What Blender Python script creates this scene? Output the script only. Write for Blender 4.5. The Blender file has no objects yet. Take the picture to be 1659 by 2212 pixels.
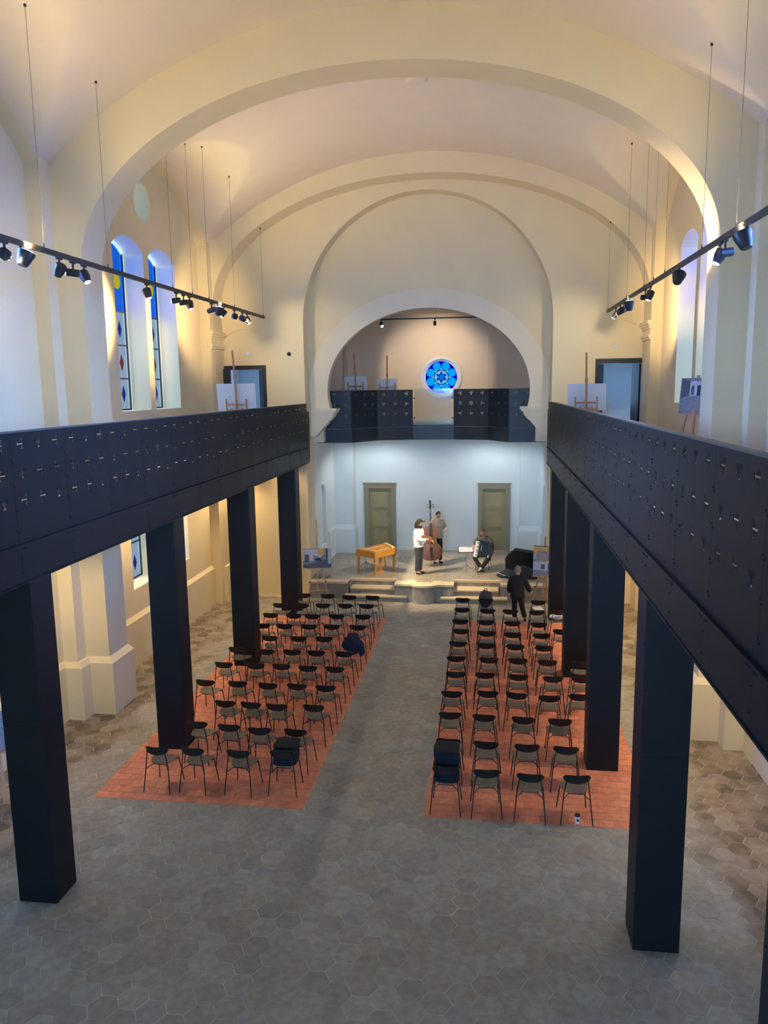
import bpy, bmesh, math, random
from mathutils import Vector, Matrix
random.seed(7)
S = bpy.context.scene
COL = S.collection
pi = math.pi

# ------------------------------------------------------------------ camera
cam_d = bpy.data.cameras.new('camera'); cam = bpy.data.objects.new('camera', cam_d); COL.objects.link(cam)
right = Vector((0.99109207, 0.13249739, -0.01345169)); down = Vector((0.00777737, -0.15841446, -0.98734207)); fwd = Vector((-0.13295119, 0.97844228, -0.1580338))
m = Matrix((right, -down, -fwd)).transposed().to_4x4(); m.translation = Vector((1.875, 0, 6.5))
cam.matrix_world = m
cam_d.sensor_fit = 'HORIZONTAL'; cam_d.sensor_width = 36; cam_d.lens = 36 * 1680 / 1659; cam_d.clip_start = .05
S.camera = cam
# ------------------------------------------------------------------ world, exposure
W = bpy.data.worlds.new('world'); S.world = W; W.use_nodes = True
W.node_tree.nodes['Background'].inputs[0].default_value = (.62, .78, 1, 1)
W.node_tree.nodes['Background'].inputs[1].default_value = .6
S.view_settings.view_transform = 'Standard'; S.view_settings.look = 'None'
S.view_settings.gamma = 1; S.view_settings.use_curve_mapping = False
S.view_settings.exposure = 0.62
S.cycles.max_bounces = 5; S.cycles.diffuse_bounces = 4; S.cycles.glossy_bounces = 2; S.cycles.transmission_bounces = 2; S.cycles.adaptive_threshold = .04; S.cycles.use_light_tree = False; S.cycles.transparent_max_bounces = 8
# ------------------------------------------------------------------ lights
def light(name, kind, loc, target, power, color, size=.1, sizey=None, spot=60, blend=.6, parent=None, spread=None):
    d = bpy.data.lights.new(name, kind); d.energy = power; d.color = color
    if kind == 'AREA':
        d.shape = 'RECTANGLE'; d.size = size; d.size_y = sizey or size
        if spread: d.spread = math.radians(spread)
    else: d.shadow_soft_size = size
    if kind == 'SPOT': d.spot_size = math.radians(spot); d.spot_blend = blend
    o = bpy.data.objects.new(name, d); COL.objects.link(o); o.location = loc
    o.rotation_euler = (Vector(target) - Vector(loc)).to_track_quat('-Z', 'Y').to_euler()
    return o
DAY = (.32, .58, 1.0); WARM = (1.0, .72, .37); STAGEW = (1.0, .80, .52); FLOORW = (1.0, .82, .58)
DAYF = (.28, .52, 1.0); K_DAY = 1.0; K_WARM = 1.42
YC = (1.9, 10.375, 18.85)            # bay centres along the nave
PW_UP = {1.9: 120, 10.375: 400, 18.85: 150}; PW_LO = {1.9: 50, 10.375: 90, 18.85: 50}
for yc in YC:                        # daylight falling in through each tall window
    for s in (-1, 1):
        for dy in (-.95, .95):
            light('daylight', 'AREA', (s * 7.6, yc + dy, 8.0), (0, yc + dy, 6.2), PW_UP[yc] * K_DAY, DAY if yc < 15 else DAYF, 1.7, 4.2, spread=62 if yc < 15 else 140)
            if yc > 5: light('daylight', 'AREA', (s * 7.6, yc + dy, 2.7), (0, yc + dy, 2.0), PW_LO[yc] * K_DAY, DAY, 1.7, 1.9)
        if yc > 5: light('daylight', 'AREA', (s * 7.6, yc, 11), (0, yc, 11), 80 * K_DAY, DAYF, 1.8, 1.8)
light('daylight', 'AREA', (0, -3.4, 8.2), (0, 20, 6.3), 80 * K_DAY, DAY, 3.2, 3.8, spread=46)      # unseen west window, added behind the camera as fill daylight
light('daylight', 'AREA', (0, -3.5, 1.9), (0, 20, 1.9), 520 * K_DAY, DAY, 3.2, 3.2)      # unseen glazed entrance, added under the rear gallery to cool the stage
light('daylight', 'AREA', (0, 31.9, 6.87), (0, 20, 6.87), 42 * K_DAY, (.8, .92, 1), 1.5, 1.5)
for s in (-1, 1): light('daylight', 'AREA', (s * 5.6, 26.6, 6.6), (s * 5.6, 23, 6.2), 14 * K_DAY, DAY, 1.2, 1.6)

# ------------------------------------------------------------------ materials
MATS = {}
def nt(name):
    mt = bpy.data.materials.new(name); mt.use_nodes = True; MATS[name] = mt
    return mt, mt.node_tree, mt.node_tree.nodes['Principled BSDF']
def mat(name, col, rough=.6, metal=0, var=.0, scale=6, bump=0, bscale=40, spec=.5, coat=0, detail=4):
    mt, t, b = nt(name)
    b.inputs['Base Color'].default_value = (*col, 1); b.inputs['Roughness'].default_value = rough
    b.inputs['Metallic'].default_value = metal; b.inputs['Specular IOR Level'].default_value = spec
    b.inputs['Coat Weight'].default_value = coat
    if var or bump: g = t.nodes.new('ShaderNodeNewGeometry')
    if var:
        n = t.nodes.new('ShaderNodeTexNoise'); n.inputs['Scale'].default_value = scale; n.inputs['Detail'].default_value = detail
        t.links.new(g.outputs['Position'], n.inputs['Vector'])
        r = t.nodes.new('ShaderNodeValToRGB')
        r.color_ramp.elements[0].position = .3; r.color_ramp.elements[1].position = .7
        r.color_ramp.elements[0].color = (*[max(0, c * (1 - var)) for c in col], 1)
        r.color_ramp.elements[1].color = (*[min(1, c * (1 + var)) for c in col], 1)
        t.links.new(n.outputs['Fac'], r.inputs['Fac']); t.links.new(r.outputs['Color'], b.inputs['Base Color'])
    if bump:
        n2 = t.nodes.new('ShaderNodeTexNoise'); n2.inputs['Scale'].default_value = bscale; n2.inputs['Detail'].default_value = 3
        t.links.new(g.outputs['Position'], n2.inputs['Vector'])
        bp = t.nodes.new('ShaderNodeBump'); bp.inputs['Strength'].default_value = bump; bp.inputs['Distance'].default_value = .01
        t.links.new(n2.outputs['Fac'], bp.inputs['Height']); t.links.new(bp.outputs['Normal'], b.inputs['Normal'])
    return mt
def emis(name, col, st):
    mt, t, b = nt(name); b.inputs['Base Color'].default_value = (*col, 1)
    b.inputs['Emission Color'].default_value = (*col, 1); b.inputs['Emission Strength'].default_value = st
    return mt
def glass(name, col, gloss=.05):
    mt, t, b = nt(name)
    tr = t.nodes.new('ShaderNodeBsdfTransparent'); tr.inputs[0].default_value = (*col, 1)
    gl = t.nodes.new('ShaderNodeBsdfGlossy'); gl.inputs['Roughness'].default_value = .08
    mx = t.nodes.new('ShaderNodeMixShader'); mx.inputs[0].default_value = gloss
    t.links.new(tr.outputs[0], mx.inputs[1]); t.links.new(gl.outputs[0], mx.inputs[2])
    t.links.new(mx.outputs[0], t.nodes['Material Output'].inputs['Surface'])
    return mt
mat('paint', (.80, .675, .42), .85, var=.02, scale=1.2, detail=1)
mat('vault_paint', (.80, .695, .53), .9, var=.02, scale=1.2, detail=1)
mat('cream', (.82, .72, .52), .85, var=.02, scale=1.2, detail=1)
mat('day_tint_paint', (.75, .82, .80), .8, var=.02, scale=1.2, detail=1)  # cool daylight on the stage walls is mixed into this base colour
mat('apse_paint', (.80, .66, .52), .85, var=.02, scale=1.2, detail=1)
mat('black_steel', (.0085, .009, .0105), .5, .0, var=.12, scale=3, spec=.2, detail=1)
mat('apse_steel_lit', (.020, .028, .038), .4, .0, var=.1, scale=3, spec=.4)  # black steel lightened bluish: reflected nave light is put into the colour
mat('column_steel', (.005, .0065, .010), .5, .0, var=.12, scale=2, spec=.28)
mat('rail_cap', (.10, .095, .09), .45, .3)
mat('black_plastic', (.012, .012, .013), .45)
mat('track_black', (.02, .018, .016), .5)
mat('cable_steel', (.16, .14, .11), .5, .3)
mat('seat_lacquer_sheen', (.14, .123, .098), .36, var=.2, scale=14, spec=.5)  # light sheen on the black seats is put into this lighter base colour
mat('back_lacquer', (.008, .008, .009), .34, spec=.5)
mat('chair_steel', (.009, .009, .010), .4)
mat('cushion_navy', (.006, .009, .022), .95, var=.2, scale=60)
mat('cushion_black', (.010, .010, .012), .95)
mat('grout', (.46, .42, .36), .9, var=.35, scale=1.6)
mat('beech', (.52, .27, .13), .5, var=.15, scale=12)
mat('beech_light', (.62, .36, .20), .5, var=.12, scale=12)
mat('canvas_white', (.80, .82, .85), .8)
mat('photo_edge', (.05, .05, .055), .6)
mat('honey_wood', (.62, .27, .04), .32, var=.18, scale=9, coat=.3)
mat('honey_light', (.80, .52, .17), .4, var=.1, scale=9)
mat('bass_wood', (.125, .062, .048), .3, var=.25, scale=6, coat=.4)
mat('bass_edge', (.30, .22, .13), .45)
mat('violin_wood', (.40, .16, .05), .3, var=.2, scale=15)
mat('ebony', (.010, .009, .009), .35)
mat('steel', (.6, .6, .6), .25, 1)
mat('ivory', (.82, .80, .75), .4)
mat('white_paper', (.82, .82, .82), .9)
mat('skin', (.55, .29, .20), .55, var=.05, scale=20)
mat('hair_black', (.012, .010, .009), .6, var=.4, scale=60, bump=.6, bscale=90)
mat('hair_brown', (.12, .085, .05), .6, var=.3, scale=60, bump=.5, bscale=90)
mat('hair_grey', (.20, .18, .15), .7, var=.3, scale=60, bump=.5, bscale=90)
mat('shirt_white', (.78, .77, .78), .85, var=.05, scale=18, bump=.3, bscale=14)
mat('shirt_grey', (.115, .12, .125), .9, var=.1, scale=18, bump=.3, bscale=14)
mat('jeans', (.035, .042, .058), .9, var=.25, scale=22)
mat('trousers_black', (.012, .012, .014), .85, var=.2, scale=22)
mat('coat_black', (.009, .009, .010), .85, var=.2, scale=20)
mat('shoe_dark', (.03, .02, .016), .5)
mat('case_black', (.010, .010, .011), .9, var=.3, scale=30, bump=.4, bscale=20)
mat('case_navy', (.018, .022, .040), .85, var=.3, scale=20, bump=.4, bscale=14)
mat('jacket_navy', (.010, .016, .045), .9, var=.3, scale=14, bump=.6, bscale=16)
mat('pack_grey', (.05, .05, .055), .85, var=.3, scale=14, bump=.6, bscale=16)
mat('door_olive', (.34, .29, .145), .5, var=.06, scale=4)
mat('door_frame_olive', (.29, .255, .16), .55)
mat('door_black', (.012, .014, .016), .45)
mat('brass', (.5, .38, .15), .35, .8)
mat('concrete', (.25, .235, .20), .8, var=.25, scale=5, bump=.15, bscale=18)
mat('stone_cap', (.60, .49, .33), .7, var=.06, scale=6)
mat('gallery_floor', (.50, .48, .45), .6, var=.06, scale=3)
mat('soffit_paint', (.62, .60, .56), .8)
mat('lead', (.02, .022, .03), .6)
mat('window_frame', (.74, .78, .82), .6)
mat('stone_grey', (.35, .31, .27), .8, var=.3, scale=20)
mat('print_black', (.03, .03, .035), .7)
mat('print_dark', (.10, .11, .135), .7, var=.3, scale=30)
mat('print_mid', (.24, .255, .29), .7, var=.35, scale=40)
mat('print_light', (.55, .57, .62), .7, var=.2, scale=30)
mat('print_orange', (.70, .42, .14), .7, var=.15, scale=30)
emis('lamp_lens', (1, .93, .80), 14)
emis('lamp_glow', (1, .86, .6), 4)
glass('pane_clear', (.5, .5, .5)); glass('pane_cyan', (.03, .38, .85)); glass('pane_yellow', (.9, .75, .02))
glass('pane_blue', (.02, .03, .45)); glass('pane_red', (.5, .02, .06)); glass('pane_pale', (.66, .70, .72))
glass('rose_cyan', (.0, .72, 1.0), 0); glass('rose_blue', (.0, .004, .8), 0); glass('rose_white', (.5, .85, .85), 0); glass('rose_core', (.04, .5, .8), 0)
glass('gate_glass', (.86, .90, .92), .10)
def speckle():                       # terrazzo stage floor
    mt, t, b = nt('terrazzo'); b.inputs['Roughness'].default_value = .38
    g = t.nodes.new('ShaderNodeNewGeometry'); v = t.nodes.new('ShaderNodeTexVoronoi'); v.inputs['Scale'].default_value = 26
    t.links.new(g.outputs['Position'], v.inputs['Vector'])
    r = t.nodes.new('ShaderNodeValToRGB'); r.color_ramp.interpolation = 'CONSTANT'
    cols = [(0, (.30, .265, .21)), (.3, (.20, .18, .145)), (.5, (.37, .32, .25)), (.72, (.25, .22, .18)), (.86, (.46, .40, .31))]
    while len(r.color_ramp.elements) < len(cols): r.color_ramp.elements.new(.5)
    for e, (p, c) in zip(r.color_ramp.elements, cols): e.position = p; e.color = (*c, 1)
    s = t.nodes.new('ShaderNodeSeparateColor'); t.links.new(v.outputs['Color'], s.inputs[0])
    t.links.new(s.outputs[0], r.inputs['Fac']); t.links.new(r.outputs['Color'], b.inputs['Base Color'])
speckle()
def tilemat(name, ramp, wear, rough):
    """floor tile: colour of its own per tile (attribute or object random), fine cloudy grain, old brown stains by the walls"""
    mt, t, b = nt(name); L = t.links.new; N = t.nodes.new
    b.inputs['Roughness'].default_value = rough
    g = N('ShaderNodeNewGeometry'); oi = N('ShaderNodeObjectInfo'); at = N('ShaderNodeAttribute'); at.attribute_name = 'tile_rnd'
    add = N('ShaderNodeMath'); add.operation = 'ADD'; L(oi.outputs['Random'], add.inputs[0]); L(at.outputs['Fac'], add.inputs[1])
    fr = N('ShaderNodeMath'); fr.operation = 'FRACT'; L(add.outputs[0], fr.inputs[0])
    r = N('ShaderNodeValToRGB'); L(fr.outputs[0], r.inputs['Fac'])
    while len(r.color_ramp.elements) < len(ramp): r.color_ramp.elements.new(.5)
    for i, (e, c) in enumerate(zip(r.color_ramp.elements, ramp)): e.position = i / (len(ramp) - 1); e.color = (*c, 1)
    n = N('ShaderNodeTexNoise'); n.inputs['Scale'].default_value = 9; n.inputs['Detail'].default_value = 3; L(g.outputs['Position'], n.inputs['Vector'])
    mr = N('ShaderNodeMapRange'); mr.inputs['From Min'].default_value = .3; mr.inputs['From Max'].default_value = .75; mr.inputs['To Min'].default_value = .86; mr.inputs['To Max'].default_value = 1.22
    L(n.outputs['Fac'], mr.inputs['Value'])
    mul = N('ShaderNodeVectorMath'); mul.operation = 'SCALE'; L(r.outputs['Color'], mul.inputs[0]); L(mr.outputs[0], mul.inputs['Scale'])
    out = mul.outputs[0]
    if wear:
        sx = N('ShaderNodeSeparateXYZ'); L(g.outputs['Position'], sx.inputs[0])
        ab = N('ShaderNodeMath'); ab.operation = 'ABSOLUTE'; L(sx.outputs[0], ab.inputs[0])
        n2 = N('ShaderNodeTexNoise'); n2.inputs['Scale'].default_value = .9; n2.inputs['Detail'].default_value = 5; L(g.outputs['Position'], n2.inputs['Vector'])
        m1 = N('ShaderNodeMath'); m1.operation = 'MULTIPLY_ADD'; m1.inputs[1].default_value = 2.2; L(n2.outputs['Fac'], m1.inputs[0]); L(ab.outputs[0], m1.inputs[2])
        m2 = N('ShaderNodeMapRange'); m2.inputs['From Min'].default_value = 5.95; m2.inputs['From Max'].default_value = 6.35; L(m1.outputs[0], m2.inputs['Value'])
        n3 = N('ShaderNodeTexNoise'); n3.inputs['Scale'].default_value = 2.4; n3.inputs['Detail'].default_value = 8; n3.inputs['Roughness'].default_value = .6; n3.inputs['Distortion'].default_value = .6; L(g.outputs['Position'], n3.inputs['Vector'])
        n3b = N('ShaderNodeMath'); n3b.operation = 'MULTIPLY_ADD'; n3b.inputs[1].default_value = .26; L(fr.outputs[0], n3b.inputs[0]); L(n3.outputs['Fac'], n3b.inputs[2])
        r2 = N('ShaderNodeValToRGB'); L(n3b.outputs[0], r2.inputs['Fac'])
        cs = [(.42, (.06, .040, .027)), (.54, (.125, .092, .066)), (.64, (.205, .16, .125)), (.82, (.31, .26, .215))]
        while len(r2.color_ramp.elements) < 4: r2.color_ramp.elements.new(.5)
        for e, (p, c) in zip(r2.color_ramp.elements, cs): e.position = p; e.color = (*c, 1)
        mm = N('ShaderNodeMath'); mm.operation = 'MULTIPLY'; mm.inputs[1].default_value = .85; L(m2.outputs[0], mm.inputs[0])
        mx = N('ShaderNodeMix'); mx.data_type = 'RGBA'; L(mm.outputs[0], mx.inputs['Factor']); L(out, mx.inputs['A']); L(r2.outputs['Color'], mx.inputs['B'])
        out = mx.outputs['Result']
    L(out, b.inputs['Base Color'])
tilemat('hex_tile', [(0.259, 0.244, 0.228), (0.310, 0.286, 0.248), (0.280, 0.248, 0.232), (0.341, 0.327, 0.294), (0.290, 0.277, 0.269)], True, .62)
tilemat('red_tile', [(0.571, 0.188, 0.114), (0.655, 0.232, 0.144), (0.521, 0.177, 0.116), (0.722, 0.269, 0.165), (0.605, 0.208, 0.131)], False, .6)

# ------------------------------------------------------------------ mesh helpers
def finish(me, sharp=35):
    me.shade_smooth(); me.set_sharp_from_angle(angle=math.radians(sharp)); me.update(); return me
class MB:
    def __init__(s): s.v = []; s.f = []
    def add(s, vs, fs):
        o = len(s.v); s.v += [tuple(p) for p in vs]; s.f += [tuple(i + o for i in f) for f in fs]; return s
    def box(s, x0, x1, y0, y1, z0, z1, inx=0, iny=None):
        iny = inx if iny is None else iny
        vs = [(x0, y0, z0), (x1, y0, z0), (x1, y1, z0), (x0, y1, z0), (x0 + inx, y0 + iny, z1), (x1 - inx, y0 + iny, z1), (x1 - inx, y1 - iny, z1), (x0 + inx, y1 - iny, z1)]
        return s.add(vs, [(0, 3, 2, 1), (4, 5, 6, 7), (0, 1, 5, 4), (1, 2, 6, 5), (2, 3, 7, 6), (3, 0, 4, 7)])
    def bar(s, a, b, w, h, up=(0, 0, 1)):
        a = Vector(a); b = Vector(b); d = (b - a).normalized(); u = Vector(up)
        if abs(d.dot(u)) > .98: u = Vector((0, 1, 0))
        x = d.cross(u).normalized() * w / 2; y = x.cross(d).normalized() * h / 2
        vs = [p + sx * x + sy * y for p in (a, b) for sx, sy in ((-1, -1), (1, -1), (1, 1), (-1, 1))]
        return s.add(vs, [(0, 3, 2, 1), (4, 5, 6, 7), (0, 1, 5, 4), (1, 2, 6, 5), (2, 3, 7, 6), (3, 0, 4, 7)])
    def tube(s, pts, r, n=8, cap=True):
        pts = [Vector(p) for p in pts]; rs = r if isinstance(r, (list, tuple)) else [r] * len(pts)
        rings = []; ref = None
        for i, p in enumerate(pts):
            d = (pts[min(i + 1, len(pts) - 1)] - pts[max(i - 1, 0)]).normalized()
            if ref is None: ref = Vector((0, 0, 1)) if abs(d.z) < .9 else Vector((1, 0, 0))
            x = d.cross(ref)
            if x.length < 1e-4: x = d.cross(Vector((0, 1, 0)))
            x.normalize(); y = x.cross(d).normalized(); ref = y
            rings.append([p + (x * math.cos(2 * pi * k / n) + y * math.sin(2 * pi * k / n)) * rs[i] for k in range(n)])
        return s.loft(rings, cap)
    def loft(s, rings, cap=True, close=True):
        n = len(rings[0]); vs = [p for r in rings for p in r]; fs = []
        for i in range(len(rings) - 1):
            for k in range(n if close else n - 1):
                fs.append((i * n + k, i * n + (k + 1) % n, (i + 1) * n + (k + 1) % n, (i + 1) * n + k))
        if cap: fs += [tuple(range(n - 1, -1, -1)), tuple(range((len(rings) - 1) * n, len(rings) * n))]
        return s.add(vs, fs)
    def lathe(s, prof, n=16, o=(0, 0, 0), axis=None):
        q = Vector((0, 0, 1)).rotation_difference(Vector(axis)) if axis else None
        rings = []
        for r, z in prof:
            ring = [Vector((r * math.cos(2 * pi * k / n), r * math.sin(2 * pi * k / n), z)) for k in range(n)]
            if q: ring = [q @ p for p in ring]
            rings.append([p + Vector(o) for p in ring])
        return s.loft(rings)
    def ball(s, c, r, n=10, k=7):
        r = (r, r, r) if not isinstance(r, (tuple, list)) else r
        rings = []
        for i in range(1, k):
            a = pi * i / k
            rings.append([(c[0] + r[0] * math.sin(a) * math.cos(2 * pi * j / n), c[1] + r[1] * math.sin(a) * math.sin(2 * pi * j / n), c[2] - r[2] * math.cos(a)) for j in range(n)])
        return s.loft(rings)
    def prism(s, poly, z0, z1, mtx=None):
        n = len(poly); vs = [Vector((x, y, z0)) for x, y in poly] + [Vector((x, y, z1)) for x, y in poly]
        if mtx: vs = [mtx @ p for p in vs]
        return s.add(vs, [tuple(range(n - 1, -1, -1)), tuple(range(n, 2 * n))] + [(i, (i + 1) % n, (i + 1) % n + n, i + n) for i in range(n)])
    def move(s, mtx): s.v = [tuple(mtx @ Vector(p)) for p in s.v]; return s
    def mesh(s, name='m', sharp=35):
        me = bpy.data.meshes.new(name); me.from_pydata(s.v, [], s.f)
        bm = bmesh.new(); bm.from_mesh(me); bmesh.ops.recalc_face_normals(bm, faces=bm.faces); bm.to_mesh(me); bm.free()
        return finish(me, sharp)
XZ = Matrix.Rotation(pi / 2, 4, 'X')                                          # (x,y,z)->(x,-z,y)
YZ = Matrix(((0, 0, 1, 0), (1, 0, 0, 0), (0, 1, 0, 0), (0, 0, 0, 1)))          # (x,y,z)->(z,x,y)
def fill2d(outer, holes, thick):
    cu = bpy.data.curves.new('c', 'CURVE'); cu.dimensions = '2D'; cu.fill_mode = 'BOTH'; cu.extrude = thick / 2
    for poly in [outer] + list(holes):
        sp = cu.splines.new('POLY'); sp.points.add(len(poly) - 1); sp.use_cyclic_u = True
        for p, q in zip(sp.points, poly): p.co = (q[0], q[1], 0, 1)
    o = bpy.data.objects.new('c', cu); me = bpy.data.meshes.new_from_object(o)
    bpy.data.objects.remove(o); bpy.data.curves.remove(cu)
    return me
def plate(outer, holes, lo, hi, plane):
    me = fill2d(outer, holes, abs(hi - lo)); mid = (lo + hi) / 2
    if plane == 'XZ': me.transform(Matrix.Translation((0, mid, 0)) @ XZ)
    elif plane == 'YZ': me.transform(Matrix.Translation((mid, 0, 0)) @ YZ)
    else: me.transform(Matrix.Translation((0, 0, mid)))
    return finish(me, 25)
def rect(a, b, c, d): return [(a, c), (b, c), (b, d), (a, d)]
def arc(cx, cy, rx, ry, a0, a1, n): return [(cx + rx * math.cos(math.radians(a0 + (a1 - a0) * i / n)), cy + ry * math.sin(math.radians(a0 + (a1 - a0) * i / n))) for i in range(n + 1)]
def circ(cx, cy, r, n=32): return arc(cx, cy, r, r, 0, 360, n)[:-1]
def join(meshes):
    bm = bmesh.new()
    for me in meshes: bm.from_mesh(me)
    out = bpy.data.meshes.new('j'); bm.to_mesh(out); bm.free(); return finish(out, 30)

# ------------------------------------------------------------------ object helpers
def obj(name, me, mt, parent=None, loc=(0, 0, 0), rot=(0, 0, 0)):
    if isinstance(me, MB): me = me.mesh(name)
    o = bpy.data.objects.new(name, me); COL.objects.link(o)
    if mt and not me.materials: me.materials.append(MATS[mt])
    o.location = loc; o.rotation_euler = rot
    if parent: o.parent = parent
    return o
def tag(o, label, cat, group=None):
    o['label'] = label; o['category'] = cat
    if group: o['group'] = group
    return o
def thing(name, label, cat, loc=(0, 0, 0), rz=0, group=None):
    o = bpy.data.objects.new(name, None); COL.objects.link(o); o.location = loc; o.rotation_euler = (0, 0, rz)
    return tag(o, label, cat, group)
def struct(name, me, mt, label=None, parent=None):
    o = obj(name, me, mt, parent)
    if not parent:
        o['kind'] = 'structure'
        if label: o['label'] = label
    return o
def sempty(name, label, loc=(0, 0, 0)):
    o = bpy.data.objects.new(name, None); COL.objects.link(o); o.location = loc; o['kind'] = 'structure'; o['label'] = label; return o
def dup(root, loc, rz, label, group=None):
    r = root.copy(); COL.objects.link(r); r.location = loc; r.rotation_euler = (0, 0, rz); r['label'] = label
    if group: r['group'] = group
    for ch in root.children:
        c = ch.copy(); COL.objects.link(c); c.parent = r
        for g in ch.children:
            d = g.copy(); COL.objects.link(d); d.parent = c
    return r
def ordinal(i): return ['first', 'second', 'third', 'fourth', 'fifth', 'sixth', 'seventh', 'eighth', 'ninth', 'tenth', 'eleventh', 'twelfth', 'thirteenth', 'fourteenth', 'fifteenth', 'sixteenth'][i]
# ================================================================== THE HALL
VR, VA, LR, LA = 9.77, 12.9, 4.83, 12.08
def zb(x): return VA - VR + math.sqrt(VR * VR - min(x * x, 44))
def zl(dy): return LA - LR + math.sqrt(LR * LR - dy * dy) if abs(dy) < 3.5 else -9
A_A, A_B, A_Z = 5.7, 3.27, 8.75       # transverse arch ellipse
E_A, E_B, E_Z = 6.2, 3.45, 8.9        # arch against the end wall
ARCH_Y = ((5.75, 6.55), (14.2, 15.0)); END_Y = (22.65, 23.4)
def ztop(x, y):
    for a, b in ARCH_Y:
        if a <= y <= b: return A_Z + A_B * math.sqrt(max(0, 1 - (x / A_A) ** 2))
    if y >= END_Y[0]: return E_Z + E_B * math.sqrt(max(0, 1 - (x / E_A) ** 2))
    yc = min(YC, key=lambda c: abs(c - y))
    return max(zb(x), zl(y - yc))
# floor bed
fl = MB().box(-6.6, 6.6, -2.6, 23.4, -.2, -.004)
floor = struct('floor', fl, 'grout', 'grey hexagonal tile floor of the hall with two terracotta fields')
# vaults
def vault(y0, y1, yc):
    nx, ny = 124, max(8, int((y1 - y0) / .085)); vs = []; fs = []
    for j in range(ny + 1):
        y = y0 + (y1 - y0) * j / ny
        for i in range(nx + 1):
            x = -6.2 + 12.4 * i / nx; vs.append((x, y, max(zb(x), zl(y - yc))))
    for j in range(ny):
        for i in range(nx):
            a = j * (nx + 1) + i; fs.append((a, a + nx + 1, a + nx + 2, a + 1))
    me = bpy.data.meshes.new('vault'); me.from_pydata(vs, [], fs); me.shade_smooth(); return me
ceil_root = sempty('ceiling', 'cream plaster barrel vault with side lunettes in three bays')
for (a, b), c in zip(((-2.6, 5.75), (6.55, 14.2), (15.0, 22.65)), YC): obj('vault_bay', vault(a, b, c), 'vault_paint', ceil_root)
obj('vault_boss', MB().lathe([(.02, 0), (.2, .02), (.25, .09), (.2, .12)], 24), 'vault_paint', ceil_root, (.31, 17.57, 12.82))
# transverse arches
def archplate(a, b, z0, y0, y1, leg=0.):
    out = [(-6.6, leg), (-a, leg)] + [(-x, z) for x, z in arc(0, z0, a, b, 0, 180, 72)] + [(a, leg), (6.6, leg), (6.6, 13.2), (-6.6, 13.2)]
    return plate(out, [], y0, y1, 'XZ')
def pier_base(mb, s, y0, y1):
    def bx(x0, x1, *r, **k):
        a, b = sorted((s * x0, s * x1)); mb.box(a, b, *r, **k)
    bx(5.60, 6.3, y0 - .08, y1 + .08, 0, 1.08); bx(5.60, 6.3, y0 - .08, y1 + .08, 1.08, 1.2, inx=.08)
    for e0, e1 in ((y0 - .42, y0 + .1), (y1 - .1, y1 + .42)): bx(6.08, 6.6, e0, e1, 0, 1.08); bx(6.08, 6.6, e0, e1, 1.08, 1.18, inx=.06)
for i, (a, b) in enumerate(ARCH_Y):
    t = struct('trim_%d' % (i + 1), archplate(A_A, A_B, A_Z, a, b), 'paint', 'wide plaster arch spanning the nave on wall piers')
    for s in (-1, 1):
        mb = MB(); pier_base(mb, s, a, b); obj('pier_base', mb, 'paint', t)
t = struct('trim_3', archplate(E_A, E_B, E_Z, *END_Y), 'paint', 'shallow plaster arch against the end wall')
for s in (-1, 1):
    mb = MB()
    for z0, z1, e in ((7.70, 7.76, .03), (7.76, 7.82, .06), (7.98, 8.04, .03), (8.04, 8.11, .06), (8.11, 8.20, .10)):
        x0, x1 = sorted((s * (6.19 - e), s * 6.56)); mb.box(x0, x1, 22.36 - e, 23.39, z0, z1)
    x0, x1 = sorted((s * 6.185, s * 6.56)); mb.box(x0, x1, 22.345, 23.39, 7.82, 7.98)
    obj('capital', mb, 'paint', t); x0, x1 = sorted((s * 6.14, s * 6.55))
    mb = MB().box(x0 - .03, x1 + .03, 22.6, 23.38, 0, 1.1); obj('pier_base', mb, 'paint', t)
# side walls with wall arches and window openings
def winpoly(c, hw, z0, zs, rise):
    R = (hw * hw + rise * rise) / (2 * rise); a = math.degrees(math.asin(hw / R))
    return [(c - hw, z0), (c + hw, z0)] + arc(c, zs + rise - R, R, R, 90 - a, 90 + a, 14)
WX = 6.5
for s, side in ((-1, 'left'), (1, 'right')):
    holes = []
    for yc in YC:
        for dy in (-.95, .95): holes += [winpoly(yc + dy, .8, 6.03, 9.78, .27), winpoly(yc + dy, .8, 1.8, 3.5, .25)]
        holes.append(circ(yc, 11.0, .46))
    w = struct('wall_' + side, plate(rect(-2.7, 23.95, 0, 13.2), holes, s * WX, s * 7.1, 'YZ'), 'paint', 'tall plaster side wall with pairs of arched windows')
    out = [(-2.7, 0), (-2.7, 13.2), (23.4, 13.2), (23.4, 0), (22.66, 0)]
    for yc in reversed(YC):
        k = 24
        out += [(yc + 3.5, 0)] + [(yc + 3.5 - 7 * i / k, LA - LR + math.sqrt(LR * LR - (3.5 - 7 * i / k) ** 2)) for i in range(k + 1)] + [(yc - 3.5, 0)]
    obj('wall_arch', plate(out, [], s * 6.2, s * 6.52, 'YZ'), 'paint', w)
    for yc in YC:
        mb = MB(); a, b = sorted((s * 6.42, s * 6.55)); mb.box(a, b, yc - 3.5, yc + 3.5, 0, 1.1)
        v = [(s * 6.42, yc - 3.5, 1.1), (s * 6.42, yc + 3.5, 1.1), (s * 6.5, yc + 3.5, 1.2), (s * 6.5, yc - 3.5, 1.2)]
        mb.add(v, [(0, 1, 2, 3)]); obj('dado', mb, 'paint', w)
struct('wall_rear', plate(rect(-6.6, 6.6, 0, 13.2), [winpoly(0, 1.5, 6.5, 9.3, .6), rect(-3.1, 3.1, .1, 3.5)], -3.0, -2.6, 'XZ'), 'paint', 'rear wall of the hall behind the viewer')  # both openings are added to let the fill daylight in
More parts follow.
